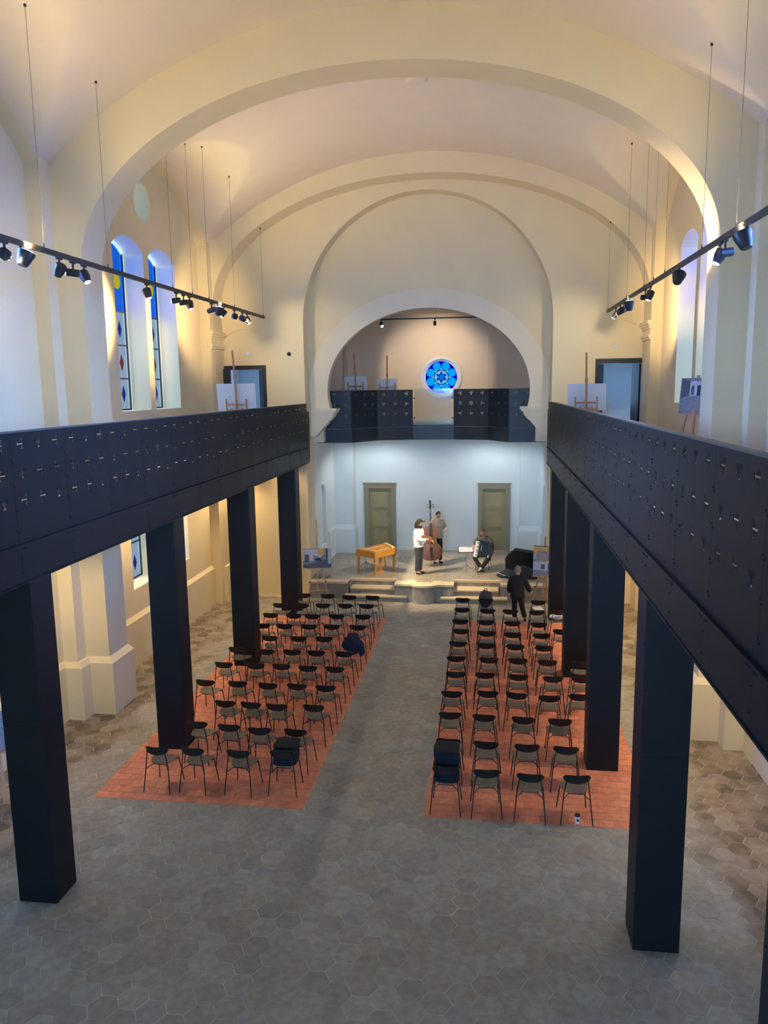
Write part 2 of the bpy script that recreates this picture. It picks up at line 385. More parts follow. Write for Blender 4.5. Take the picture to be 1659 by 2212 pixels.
# windows
wn = 0
def lancet(s, y, z0, zs, rise, fancy):
    global wn
    wn += 1; w = sempty('window_%d' % wn, 'arched stained glass window in the side wall', (s * 7.02, y, z0))
    H = zs - z0; n = 5 if fancy else 2; top = H + rise
    hs = [0, .75, 1.55, 2.35, top] if fancy else [0, .9, top]
    for i in range(len(hs) - 1):
        if i == len(hs) - 2: poly = [(-.74, hs[i]), (.74, hs[i])] + [(px, pz) for px, pz in winpoly(0, .74, 0, H - .05, rise)[2:]]
        else: poly = rect(-.74, .74, hs[i], hs[i + 1])
        last = i == len(hs) - 2 and fancy
        hol = [circ(q, hs[i] + .72, .2, 20) for q in (-.4, .4)] if last else [[(q, hs[i] + .18), (q + .1, hs[i] + .38), (q, hs[i] + .58), (q - .1, hs[i] + .38)] for q in (-.4, .4)]
        obj('pane', plate(poly, hol, -.004, .004, 'YZ'), 'pane_cyan' if last else 'pane_pale', w)
        for h in hol: obj('disc' if last else 'diamond', plate(h, [], -.005, .005, 'YZ'), 'pane_yellow' if last else ('pane_red' if i % 2 else 'pane_blue'), w)
    mb = MB()
    for h in hs[:-1]: mb.box(-.02, .02, -.76, .76, h - .018, h + .018)
    for q in (-.75, 0, .75): mb.box(-.02, .02, q - .018, q + .018, 0, H + (rise if q == 0 else 0))
    obj('leading', mb, 'lead', w)
    return w
for yc in YC:
    for s in (-1, 1):
        for dy in (-.95, .95):
            lancet(s, yc + dy, 6.05, 9.78, .27, True); lancet(s, yc + dy, 1.82, 3.5, .25, False)
        wn += 1; w = sempty('window_%d' % wn, 'small round window high in the side wall', (s * 7.085, yc, 11.0))
        obj('pane', plate(circ(0, 0, .45), [], -.004, .004, 'YZ'), 'pane_clear', w)
        obj('frame', plate(circ(0, 0, .46), [circ(0, 0, .42)], -.03, .03, 'YZ'), 'lead', w)
# end wall
NR, NZ = 3.68, 8.4
chan = [(-NR, 0)] + [(-x, z) for x, z in arc(0, NZ, NR, NR, 0, 180, 64)] + [(NR, 0)]
def nichepoly(s): return [(s * 5.49 - .915, 4.85), (s * 5.49 + .915, 4.85)] + arc(s * 5.49, 7.4, .915, .915, 0, 180, 28)
outer = [(-6.6, 0)] + chan + [(6.6, 0), (6.6, 13.2), (-6.6, 13.2)]
we = struct('wall_end', plate(outer, [nichepoly(-1), nichepoly(1)], 23.4, 23.46, 'XZ'), 'paint', 'end wall with tall arched chancel recess between two doorways')
obj('inner_leaf', plate(outer, [rect(-6.33, -4.89, 4.85, 7.22), rect(4.91, 6.36, 4.85, 7.24)], 23.46, 23.95, 'XZ'), 'paint', we)
# horseshoe arch wall at the back of the recess
HA, HB, HZ = 3.1, 2.46, 6.4
hs = [(-3.9, 0), (-3.67, 0), (-3.67, 5.0), (-2.98, 5.55), (-2.98, 5.86)] + [(-x, z) for x, z in arc(0, HZ, HA, HB, -13, 193, 72)] + [(2.98, 5.86), (2.98, 5.55), (3.67, 5.0), (3.67, 0), (3.9, 0), (3.9, 12.4), (-3.9, 12.4)]
obj('horseshoe_wall', plate(hs, [], 23.95, 24.35, 'XZ'), 'paint', we)
band = [(-x, z) for x, z in arc(0, HZ, HA - .02, HB - .02, -13, 193, 72)] + [(x, z) for x, z in arc(0, HZ, 3.655, 3.0, -10, 190, 72)]
obj('arch_band', plate(band, [], 23.88, 23.97, 'XZ'), 'cream', we)
for s in (-1, 1):
    mb = MB()
    for z0, z1, x0, y0 in ((5.60, 5.67, 2.93, 23.84), (5.67, 5.74, 2.90, 23.82), (5.74, 5.80, 2.84, 23.78), (5.80, 5.88, 2.80, 23.75)):
        a, b = sorted((s * x0, s * 3.675)); mb.box(a, b, y0, 24.4, z0, z1)
    obj('impost', mb, 'cream', we)
    c = [(s * 3.675, 23.86, 5.6), (s * 2.97, 23.86, 5.6), (s * 2.97, 24.36, 5.6), (s * 3.675, 24.36, 5.6), (s * 3.675, 23.93, 5.0), (s * 3.5, 23.93, 5.0), (s * 3.5, 24.36, 5.0), (s * 3.675, 24.36, 5.0)]
    obj('corbel', MB().add(c, [(0, 1, 2, 3), (7, 6, 5, 4), (0, 4, 5, 1), (1, 5, 6, 2), (2, 6, 7, 3), (3, 7, 4, 0)]), 'cream', we)
# stage side walls and back wall
SZ = .54
for s, side in ((-1, 'left'), (1, 'right')):
    niche = [(25.0, 1.2), (26.0, 1.2)] + arc(25.5, 2.85, .5, .45, 0, 180, 16)
    ws = struct('wall_stage_' + side, plate(rect(24.35, 27.5, 0, 4.8), [niche], s * 3.67, s * 3.79, 'YZ'), 'day_tint_paint', 'side wall of the stage recess with shallow arched niche')
    obj('niche_back', plate(rect(24.3, 28.4, 0, 4.8), [], s * 3.79, s * 3.9, 'YZ'), 'day_tint_paint', ws)
    a, b = sorted((s * 3.62, s * 3.68)); obj('plinth', MB().box(a, b, 26.25, 27.5, SZ, 1.5).box(a, b, 26.25, 27.5, 1.5, 1.56, inx=.02), 'day_tint_paint', ws)
    a, b = sorted((s * 2.98, s * 3.8)); obj('pier', MB().box(a, b, 27.48, 28.4, 0, 4.8), 'day_tint_paint', ws)
    a, b = sorted((s * 2.92, s * 3.72)); obj('pier_plinth', MB().box(a, b, 27.42, 28.3, SZ, 1.42).box(a, b, 27.42, 28.3, 1.42, 1.6, inx=.06), 'day_tint_paint', ws)
DO = ((-2.68, -1.50), (1.50, 2.66))
wb = struct('wall_stage_back', plate(rect(-3.1, 3.1, 0, 4.8), [rect(a + .06, b - .06, SZ, 2.94) for a, b in DO], 28.15, 28.4, 'XZ'), 'day_tint_paint', 'pale wall at the back of the stage with two olive doors')
obj('backing', MB().box(-3.2, 3.2, 28.4, 28.5, 0, 4.8), 'day_tint_paint', wb)
for i, (a, b) in enumerate(DO):
    d = sempty('door_%d' % (i + 1), 'olive panelled door with moulded frame at the back of the stage', ((a + b) / 2, 28.15, SZ)); w = (b - a) / 2; H = 2.46
    fr = MB().box(-w, -w + .15, -.05, .12, 0, H).box(w - .15, w, -.05, .12, 0, H).box(-w + .15, w - .15, -.05, .12, H - .16, H).box(-w - .03, w + .03, -.08, .1, H, H + .05)
    fr.box(-w + .15, -w + .18, -.02, .12, 0, H - .16).box(w - .18, w - .15, -.02, .12, 0, H - .16)
    obj('door_frame', fr, 'door_frame_olive', d); lw = w - .18
    leaf = obj('door_leaf', MB().box(-lw, lw, .07, .11, 0, H - .17), 'door_olive', d)
    for z0, z1 in ((.12, .72), (.84, 1.42), (1.54, 2.16)):
        obj('door_panel', MB().box(-lw + .1, lw - .1, .04, .07, z0, z1).box(-lw + .14, lw - .14, .025, .05, z0 + .04, z1 - .04, inx=.0), 'door_olive', d)
    hx = (lw - .06) * (1 if i == 0 else -1)
    obj('handle', MB().box(hx - .02, hx + .02, .045, .07, 1.0, 1.22).bar((hx, .02, 1.12), (hx - (.11 if i == 0 else -.11), .02, 1.12), .018, .018), 'brass', d)
# gallery level rooms behind the end doors
for i, s in enumerate((-1, 1)):
    x0, x1 = (-6.33, -4.89) if s < 0 else (4.91, 6.36)
    d = sempty('door_%d' % (i + 3), 'black framed gallery door standing open to a bluish lit room', ((x0 + x1) / 2, 23.46, 4.9)); w = (x1 - x0) / 2; H = 2.32
    obj('door_frame', MB().box(-w, -w + .1, -.05, .3, 0, H).box(w - .1, w, -.05, .3, 0, H).box(-w + .1, w - .1, -.05, .3, H - .12, H), 'door_black', d)
    leaf = MB().box(0, .72, 0, .05, 0, H - .13)
    lf = obj('door_leaf', leaf, 'door_black', d, (w - .12, .3, 0), (0, 0, math.radians(118 if s < 0 else 97)))
    if s < 0: obj('handle', MB().box(.60, .64, -.03, .0, .9, 1.2).bar((.62, -.04, 1.05), (.5, -.04, 1.05), .02, .02), 'steel', lf)
    if s < 0: obj('door_leaf', MB().box(-.62, 0, -.045, 0, 0, H - .1), 'door_black', d, (-w + .36, -.10, 0), (0, 0, math.radians(2)))
    else:
        l2 = obj('door_leaf', MB().box(0, .62, 0, .05, 0, H - .13), 'door_black', d, (-w + .1, .3, 0), (0, 0, math.radians(66)))
        obj('handle', MB().box(.52, .56, -.03, .08, .9, 1.2).bar((.54, -.05, 1.05), (.66, -.05, 1.05), .02, .02), 'steel', l2)
    r = struct('wall_lobby_%d' % (i + 1), MB().box(s * 5.55 - 1.3, s * 5.55 + 1.3, 26.8, 26.9, 4.8, 7.8).box(s * 5.55 - 1.4, s * 5.55 - 1.3, 23.95, 26.9, 4.8, 7.8).box(s * 5.55 + 1.3, s * 5.55 + 1.4, 23.95, 26.9, 4.8, 7.8).box(s * 5.55 - 1.4, s * 5.55 + 1.4, 23.95, 26.9, 7.7, 7.8).box(s * 5.55 - 1.4, s * 5.55 + 1.4, 23.9, 26.9, 4.75, 4.88), 'canvas_white', 'small white room behind the gallery door')
mb = MB().box(-.2, .2, -.12, .12, 0, 1.05).box(-.24, .24, -.14, .14, 1.05, 1.1)
tag(obj('white_cabinet', mb, 'canvas_white', None, (5.35, 25.1, 4.88)), 'white cabinet seen through the open gallery door', 'cabinet')
# upper apse
APS = [(-3.35, 24.36), (-3.35, 29.0), (-1.92, 31.0), (1.82, 31.0), (3.3, 29.0), (3.3, 24.36)]
wa = None
for i in range(5):
    a, b = Vector((*APS[i], 0)), Vector((*APS[i + 1], 0)); L = (b - a).length; ang = math.atan2(b.y - a.y, b.x - a.x)
    hole = [circ(1.92 - .0, 6.87, .72, 40)] if i == 2 else ([rect(3.6, 4.3, 5.9, 8.2)] if i == 0 else [])
    me = plate(rect(0, L, 4.8, 9.4), hole, -.45, 0, 'XZ')
    # plate spans local y -0.45..0 ; outside of the apse is +y after the flip below
    me.transform(Matrix.Scale(-1, 4, (0, 1, 0))); me.flip_normals()
    me.transform(Matrix.Translation(a) @ Matrix.Rotation(ang, 4, 'Z'))
    if wa is None: wa = struct('wall_apse', me, 'apse_paint', 'five sided plaster apse wall above the stage with round blue window')
    else: obj('wall_facet', me, 'apse_paint', wa)
obj('backing', MB().box(-3.9, -3.8, 27.5, 29, 5.5, 8.6), 'apse_paint', wa)
struct('ceiling_apse', MB().box(-4, 4, 24.3, 31.6, 9.3, 9.5), 'apse_paint', 'flat plaster ceiling of the apse')
struct('floor_apse', MB().prism([(-3.9, 24.72), (-2.47, 24.72), (-1.8, 25.78), (-.65, 26.12), (.65, 26.12), (1.85, 25.78), (2.5, 24.72), (3.9, 24.72), (3.9, 31.2), (-3.9, 31.2)], 4.78, 5.2), 'soffit_paint', 'floor of the apse gallery over the stage')
# rose window
rz = sempty('window_rose', 'round blue stained glass window with six pointed star', (0, 31.12, 6.87))
GR = .62
obj('surround', plate(circ(0, 0, .80, 48), [circ(0, 0, .70, 48)], -.20, -.10, 'XZ'), 'window_frame', rz)
obj('frame', plate(circ(0, 0, .73, 48), [circ(0, 0, GR, 48)], -.03, .05, 'XZ'), 'window_frame', rz)
c8 = [(.452 * math.cos(math.radians(22.5 + 45 * k)), .452 * math.sin(math.radians(22.5 + 45 * k))) for k in range(8)]
def wedge(k):
    a = math.radians(45 * k); c, s_ = math.cos(a), math.sin(a)
    return [(q[0] * c - q[1] * s_, q[0] * s_ + q[1] * c) for q in ((.292, -.055), (.388, 0), (.292, .055))]
obj('glass_field', plate(circ(0, 0, GR, 48), [circ(x, y, .161, 24) for x, y in c8] + [wedge(k) for k in range(8)] + [circ(0, 0, .27, 32)], .0, .006, 'XZ'), 'rose_blue', rz)
for x, y in c8: obj('roundel', plate(circ(x, y, .161, 24), [], .0, .006, 'XZ'), 'rose_cyan', rz)
for k in range(8): obj('glass_wedge', plate(wedge(k), [], .0, .006, 'XZ'), 'rose_white', rz)
star = []
for k in range(12):
    r_ = .235 if k % 2 == 0 else .135; a = math.radians(90 + 30 * k); star.append((r_ * math.cos(a), r_ * math.sin(a)))
hexa = [star[k] for k in range(1, 12, 2)]
obj('glass_ring', plate(circ(0, 0, .27, 32), [star], 0, .006, 'XZ'), 'rose_white', rz)
for k in range(6): obj('star_point', plate([star[(2 * k - 1) % 12], star[2 * k], star[(2 * k + 1) % 12]], [], 0, .006, 'XZ'), 'rose_blue', rz)
obj('star_core', plate(hexa, [], 0, .006, 'XZ'), 'rose_core', rz)
obj('leading', join([plate(circ(x, y, .166, 24), [circ(x, y, .157, 24)], -.012, .0, 'XZ') for x, y in c8] + [plate(circ(0, 0, .278, 32), [circ(0, 0, .262, 32)], -.012, 0, 'XZ')]), 'lead', rz)
# stage platform, steps and lectern block
st = struct('floor_stage', MB().prism([(-3.67, 23.2), (-2.42, 23.2), (-2.42, 23.62), (-.95, 23.62), (-.95, 23.06), (.82, 23.06), (.82, 23.66), (2.25, 23.66), (2.25, 23.2), (3.67, 23.2), (3.67, 28.3), (-3.67, 28.3)], 0, SZ - .001), 'terrazzo', 'raised speckled stone stage with steps')
fc = MB().box(-3.66, -2.42, 23.19, 23.3, 0, SZ - .07).box(2.25, 3.66, 23.19, 23.3, 0, SZ - .07).box(-.955, .825, 23.05, 23.2, 0, SZ - .07)
fc.box(-2.42, -.95, 23.61, 23.64, 0, SZ - .02).box(.82, 2.25, 23.65, 23.68, 0, SZ - .02)
obj('riser_face', fc, 'concrete', st)
for x0, x1, y0, y1 in ((-3.66, -2.42, 23.17, 23.5), (2.25, 3.66, 23.17, 23.5), (-2.45, -.95, 23.60, 23.78), (.82, 2.28, 23.64, 23.82), (-.97, -.45, 23.03, 23.45), (.35, .84, 23.03, 23.45)):
    obj('edge_slab', MB().box(x0, x1, y0, y1, SZ - .06, SZ + .004), 'stone_cap', st)
for x0, x1, y0, y1, z in ((-2.36, -.95, 23.16, 23.62, .36), (.82, 2.2, 23.14, 23.66, .36), (-2.52, -.58, 22.90, 23.2, .18), (.45, 2.46, 22.86, 23.18, .18)):
    sp = obj('step', MB().box(x0, x1, y0 + .02, y1, 0, z - .04), 'concrete', st)
    obj('tread', MB().box(x0, x1, y0, y1, z - .04, z), 'stone_cap', sp)
obj('pulpit_block', MB().box(-.58, .45, 22.98, 23.3, 0, SZ - .02), 'concrete', st)
obj('pulpit_front', MB().prism([(-.40, 23.02)] + [(-.06 + .35 * math.cos(math.radians(a)), 22.99 + .25 * math.sin(math.radians(a))) for a in range(190, 351, 10)] + [(.28, 23.02)], 0, SZ - .02), 'concrete', st)
obj('pulpit_slab', MB().prism([(-.60, 23.45), (-.60, 22.96)] + [(-.06 + .37 * math.cos(math.radians(a)), 22.97 + (.25 if 1 else 0) * math.sin(math.radians(a))) for a in range(190, 351, 10)] + [(.47, 22.96), (.47, 23.45), (.2, 23.45), (.2, 23.22), (-.32, 23.22), (-.32, 23.45)], SZ - .03, SZ + .03), 'stone_cap', st)
# ================================================================== FLOOR TILES
HS = .181; HF = HS * math.sqrt(3); GAP = .006
REDS = [(-4.46, -.96, 11.0, 21.25), (.93, 4.43, 11.0, 21.25)]
def clip(poly, px, py, nx, ny):      # keep the side where (p-P).n >= 0
    out = []
    for i in range(len(poly)):
        a, b = poly[i], poly[(i + 1) % len(poly)]
        da = (a[0] - px) * nx + (a[1] - py) * ny; db = (b[0] - px) * nx + (b[1] - py) * ny
        if da >= 0: out.append(a)
        if da * db < 0: t = da / (da - db); out.append((a[0] + t * (b[0] - a[0]), a[1] + t * (b[1] - a[1])))
    return out
def shrink(poly, g):
    cx = sum(p[0] for p in poly) / len(poly); cy = sum(p[1] for p in poly) / len(poly)
    return [(cx + (x - cx) * (1 - g / max(.02, math.hypot(x - cx, y - cy))), cy + (y - cy) * (1 - g / max(.02, math.hypot(x - cx, y - cy)))) for x, y in poly]
def tile_geo(poly, zt):
    n = len(poly); top = shrink(poly, .004)
    vs = [(x, y, -.008) for x, y in poly] + [(x, y, zt - .0015) for x, y in poly] + [(x, y, zt) for x, y in top]
    fs = [tuple(range(2 * n, 3 * n))] + [(k * n + i, k * n + (i + 1) % n, (k + 1) * n + (i + 1) % n, (k + 1) * n + i) for k in (0, 1) for i in range(n)]
    return vs, fs
HEX = [(HS * math.cos(math.radians(60 * k)), HS * math.sin(math.radians(60 * k))) for k in range(6)]
cells = []
ci = 0
for i in range(-26, 27):
    x = i * 1.5 * HS
    for j in range(6, 76):
        y = (j + (.5 if i % 2 else 0)) * HF
        if y > 23.3 or abs(x) > 6.6: continue
        if abs(x) < 1 and y > 22.95: continue
        poly = [(x + a, y + b) for a, b in HEX]; whole = True
        for x0, x1, y0, y1 in REDS:
            if x + HS > x0 and x - HS < x1 and y + HF / 2 > y0 and y - HF / 2 < y1:
                e = [(abs(x - x0), (x0, 0, -1, 0)), (abs(x - x1), (x1, 0, 1, 0)), (abs(y - y0), (0, y0, 0, -1)), (abs(y - y1), (0, y1, 0, 1))]
                e.sort(key=lambda q: q[0]); whole = False
                inside = x0 < x < x1 and y0 < y < y1
                if inside: poly = clip(poly, *e[0][1])
                else:
                    for _, (px, py, nx, ny) in e:
                        if (x - px) * nx + (y - py) * ny >= 0 and not (nx and not (x < x0 or x > x1)) and not (ny and not (y < y0 or y > y1)): poly = clip(poly, px, py, nx, ny); break
                if len(poly) < 3: break
        if len(poly) < 3: continue
        if any(abs(x - cx * 1) < .1 and abs(y - cy) < .1 for cx in (-3.84, 3.84) for cy in (8.67, 13, 17.33)): continue
        vis = abs(x) < 6.5
        cells.append((x, y, poly, whole))
cells.sort(key=lambda c: (c[1] < 5.9, c[1] + (3 if c[0] > 4.6 and c[1] < 7 else 0) + (9 if c[0] < -4.2 and c[1] < 8.2 else 0)))
hexmesh = None; singles = 0; rest = MB(); rnd = []
for x, y, poly, whole in cells:
    dz = random.uniform(-.0012, .0012)
    if whole and singles < 300 and y >= 5.9:
        if hexmesh is None:
            mb = MB().add(*tile_geo(shrink(HEX, GAP), 0)); hexmesh = mb.mesh('hex_tile', 20)
        obj('hex_tile', hexmesh, 'hex_tile', floor, (x, y, dz)); singles += 1
    else:
        p = shrink(poly, GAP); vs, fs = tile_geo(p, dz); rest.add(vs, fs); rnd += [random.random()] * len(vs)
def attr(me, vals):
    a = me.attributes.new('tile_rnd', 'FLOAT', 'POINT'); a.data.foreach_set('value', vals)
def raw(mb):
    me = bpy.data.meshes.new('t'); me.from_pydata(mb.v, [], mb.f); return finish(me, 20)
me = raw(rest); attr(me, rnd); o = obj('hex_tile_field', me, 'hex_tile', floor); o['kind'] = 'stuff'
TW, TD = .219, .2
rw = 3.5 / 16
cand = []
for b, (x0, x1, y0, y1) in enumerate(REDS):
    rows = int(round((y1 - y0) / TD))
    for r in range(rows):
        off = 0 if r == 0 else (rw / 2 if r % 2 else 0); xs = []
        x = x0
        if off: xs.append((x0, x0 + off)); x = x0 + off
        while x < x1 - .01: xs.append((x, min(x1, x + rw))); x += rw
        for a, c in xs: cand.append((y0 + r * TD, a, c, b))
cand.sort()
rm = None; rest = MB(); rnd = []; singles = 0
for y, a, c, b in cand:
    w = c - a; full = abs(w - rw) < .002; dz = random.uniform(0, .002) + .001
    if full and singles < 300:
        if rm is None:
            mb = MB().add(*tile_geo(rect(-rw / 2 + .004, rw / 2 - .004, -TD / 2 + .004, TD / 2 - .004), 0)); rm = mb.mesh('terracotta_tile', 20)
        obj('terracotta_tile', rm, 'red_tile', floor, (a + rw / 2, y + TD / 2, dz)); singles += 1
    else:
        vs, fs = tile_geo(rect(a + .004, c - .004, y + .004, y + TD - .004), dz); rest.add(vs, fs); rnd += [random.random()] * len(vs)
me = raw(rest); attr(me, rnd); o = obj('terracotta_field', me, 'red_tile', floor); o['kind'] = 'stuff'

# ================================================================== GALLERIES
def menorah(cx, cz, rot, k=.125):
    polys = [[(-.26, -.52), (.26, -.52), (.06, -.34), (.05, .42), (-.05, .42), (-.06, -.34)]]
    for r in (.24, .37, .50):
        gp = math.degrees(math.asin(.095 / r))
        for a0, a1 in ((186, 270 - gp), (270 + gp, 354)): polys.append(arc(0, .40, r + .028, r + .028, a0, a1, 6) + arc(0, .40, r - .028, r - .028, a1, a0, 6))
    c, s = math.cos(rot), math.sin(rot)
    return [[(cx + k * (x * c - z * s), cz + k * (x * s + z * c)) for x, z in p] for p in polys]
def starhole(cx, cz, k=.075):
    ps = []
    for q in range(6):
        a = math.radians(90 + 60 * q); tip = (cx + k * math.cos(a), cz + k * math.sin(a))
        l, r_ = [(cx + k * .62 * math.cos(a + d), cz + k * .62 * math.sin(a + d)) for d in (.48, -.48)]
        ps.append([tip, l, r_])
    ps.append([(cx + .3 * k * math.cos(math.radians(30 + 60 * q)), cz + .3 * k * math.sin(math.radians(30 + 60 * q))) for q in range(6)])
    return ps
PAT = [['L', 'U', 'L'], ['U', 'L', 'R'], ['L', 'R', 'U']]
ROT = {'U': 0, 'L': -pi / 2, 'R': pi / 2}
def panel(w, h, rows, cols, star=False, k=.125):
    holes = []
    for r, z in enumerate(rows):
        for c, x in enumerate(cols):
            if star and r == 1 and c == 1: holes += starhole(x, z)
            else: holes += menorah(x, z, ROT[PAT[r][c % 3]], k)
    for q in range(12):              # the fill can fail on exact coincidences: nudge until it is whole
        e = 1 + .0007 * q
        me = plate(rect(.002, w - .002, 0, h), [[(x * e, z * e - .0003 * q) for x, z in p] for p in holes], 0, .006, 'XZ')
        if sum(f.area for f in me.polygons if abs(f.normal.y) > .9) > 1.8 * w * h: break
    return me
GX, GZ0, GZ1, GZB = 3.575, 4.74, 6.06, 4.26
PW = 1.145; PH = GZ1 - GZ0 - .02
ROWS = (1.165, .825, .505); COLS = (.19, .565, .94)
pm = {False: panel(PW, PH, ROWS, COLS), True: panel(PW, PH, ROWS, COLS, True)}
beam_me = MB().box(.0015, PW - .0015, 0, .008, 0, .44).mesh('beam')
def boltmesh():
    mb = MB()
    for z in (.16, .42, .70, .98): mb.ball((-.012, -.004, z), .011, 6, 4); mb.ball((.016, -.004, z - .03), .011, 6, 4)
    return mb.mesh('bolts')
bolt_me = boltmesh()
def beamboltmesh():
    mb = MB()
    for x in (-.12, -.07, .03, .08): mb.ball((x, -.004, .405), .010, 6, 4)
    for z in (.12, .30): mb.ball((-.01, -.004, z), .010, 6, 4)
    return mb.mesh('bolts')
bbolt_me = beamboltmesh()
for m_ in (pm[False], pm[True], beam_me): m_.materials.append(MATS['black_steel'])
for s, side, ys, what in ((-1, 'left', 8.30 - 4 * PW, 'along the wall beside the cimbalom'), (1, 'right', 5.0 - 3 * PW, 'along the wall beside the accordion player')):
    fg = struct('floor_gallery_' + side, MB().box(min(s * 3.68, s * 6.5), max(s * 3.68, s * 6.5), .8, 23.4, 4.62, 4.9), 'gallery_floor', 'pale gallery floor behind the black parapet')
    obj('soffit', MB().box(min(s * 3.68, s * 6.5), max(s * 3.68, s * 6.5), .8, 23.4, 4.5, 4.62), 'soffit_paint', fg)
    g = thing('gallery_parapet', 'long black steel parapet with cut-out candelabra ' + what, 'parapet', (s * GX, 0, 0))
    rot = (0, 0, pi / 2 if s < 0 else -pi / 2)
    n = 0; y = ys; yend = 23.1; k = 0
    while y < yend - .02:
        w = min(PW, yend - y); star = k % 4 == (1 if s > 0 else 3)
        if k == 1 and s > 0: pass
        if w > PW - .01: me = pm[star]; bme = beam_me
        else:
            me = panel(w, PH, ROWS, [c for c in COLS if c < w - .12]); bme = MB().box(.0015, w - .0015, 0, .008, 0, .44).mesh('beam')
        yy = y if s < 0 else y + w
        obj('perforated_panel', me, 'black_steel', g, (0, yy, GZ0), rot)
        obj('beam_panel', bme, 'black_steel', g, (s * -.022, yy, GZB + .02), rot)
        so = obj('bolt_row', bolt_me, 'black_steel', g, (0, y, GZ0), rot); so['kind'] = 'stuff'
        so = obj('bolt_row', bbolt_me, 'black_steel', g, (s * -.022, y, GZB + .02), rot); so['kind'] = 'stuff'
        y += w; k += 1
    def gb(x0, x1, *r): return MB().box(min(s * x0, s * x1), max(s * x0, s * x1), *r)
    obj('top_rail', gb(-.012, .055, ys, yend, GZ1 - .02 - 0, GZ1), 'rail_cap', g)
    obj('ledge', gb(-.04, .06, ys, yend, GZ0 - .03, GZ0), 'black_steel', g)
    obj('bottom_flange', gb(-.035, .10, ys, yend, GZB, GZB + .022), 'black_steel', g)
    obj('beam_core', gb(-.008, .5, ys, yend, GZB + .022, GZ0 - .03), 'column_steel', g)
    obj('post', gb(.012, .05, ys, ys + .05, GZ0, GZ1 - .02), 'black_steel', g)
    yq = ys + PW
    while yq < yend: obj('post', gb(.012, .045, yq - .025, yq + .025, GZ0, GZ1 - .02), 'black_steel', g); yq += PW * 2
    obj('end_panel', gb(-.0, .01, yend, 23.4, GZB + .02, GZ1 - .25), 'black_steel', g)
    # columns
    for k in range(5):
        yy = 8.43 + 4.33 * (k - 1)
        if s < 0 and k == 0: continue
        nm = 'black clad square column on the %s side, %s from the stage' % ('cimbalom' if s < 0 else 'accordion', ordinal(4 - k))
        c = thing('steel_column', nm, 'column', (s * 3.835, yy + .235, 0), 0, 'columns under the galleries')
        def shaft(z0, z1, e=0): return MB().box(-.26 + e, .26 - e, -.235 + e, .235 - e, z0, z1)
        obj('base_cladding', shaft(0.002, 2.40), 'column_steel', c); obj('top_cladding', shaft(2.404, 4.5), 'column_steel', c)
        obj('core', shaft(.01, 4.49, .006), 'column_steel', c)
        mb = MB()
        for z in (.12, .7, 1.3, 1.9, 2.3, 2.5, 3.1, 3.7):
            for x in (-.235, .235): mb.ball((x, -.237, z), .009, 6, 4)
            for y2 in (-.2, .2): mb.ball((-s * .262, y2, z), .009, 6, 4)
        so = obj('bolts', mb, 'column_steel', c); so['kind'] = 'stuff'
struct('floor_gallery_rear', MB().box(-6.5, 6.5, -2.6, .8, 4.6, 4.9), 'gallery_floor', 'rear gallery floor where the viewer stands')
# apse gallery parapet
BP = [(-3.62, 24.7), (-2.47, 24.7), (-1.8, 25.75), (-.65, 26.1), (.72, 26.1), (1.85, 25.75), (2.5, 24.7), (3.62, 24.7)]
g = thing('apse_parapet', 'black steel parapet with cut-out candelabra across the apse over the stage', 'parapet')
for i in range(7):
    a, b = Vector((*BP[i], 0)), Vector((*BP[i + 1], 0)); L = (b - a).length; r = (0, 0, math.atan2(b.y - a.y, b.x - a.x))
    if i == 3:
        gp = obj('glass_panel', MB().box(.06, L - .06, 0, .012, .09, 1.24), 'gate_glass', g, (a.x, a.y, 5.2), r)
        obj('sill', MB().box(0, L, -.01, .03, 0, .05), 'apse_steel_lit', g, (a.x, a.y, 5.2), r)
        for x in (.05, L - .05):
            for z in (.28, .93): obj('glass_clamp', MB().lathe([(.026, 0), (.026, .05)], 12, (x, -.035, z), (0, 1, 0)), 'black_plastic', g, (a.x, a.y, 5.2), r)
    else:
        cols = [L * .18, L * .5, L * .82]
        obj('perforated_panel', panel(L, 1.22, (1.09, .76, .43), cols, i in (2, 4), .115), 'apse_steel_lit', g, (a.x, a.y, 5.2), r)
        obj('post', MB().box(-.02, .02, .01, .05, 0, 1.2), 'apse_steel_lit', g, (a.x, a.y, 5.2), r)
    obj('fascia_panel', MB().box(.002, L - .002, -.02, 0, 0, .40), 'apse_steel_lit', g, (a.x, a.y, 4.76), r)
    obj('fascia_ledge', MB().box(-.01, L + .01, -.04, .02, .40, .43), 'apse_steel_lit', g, (a.x, a.y, 4.76), r)

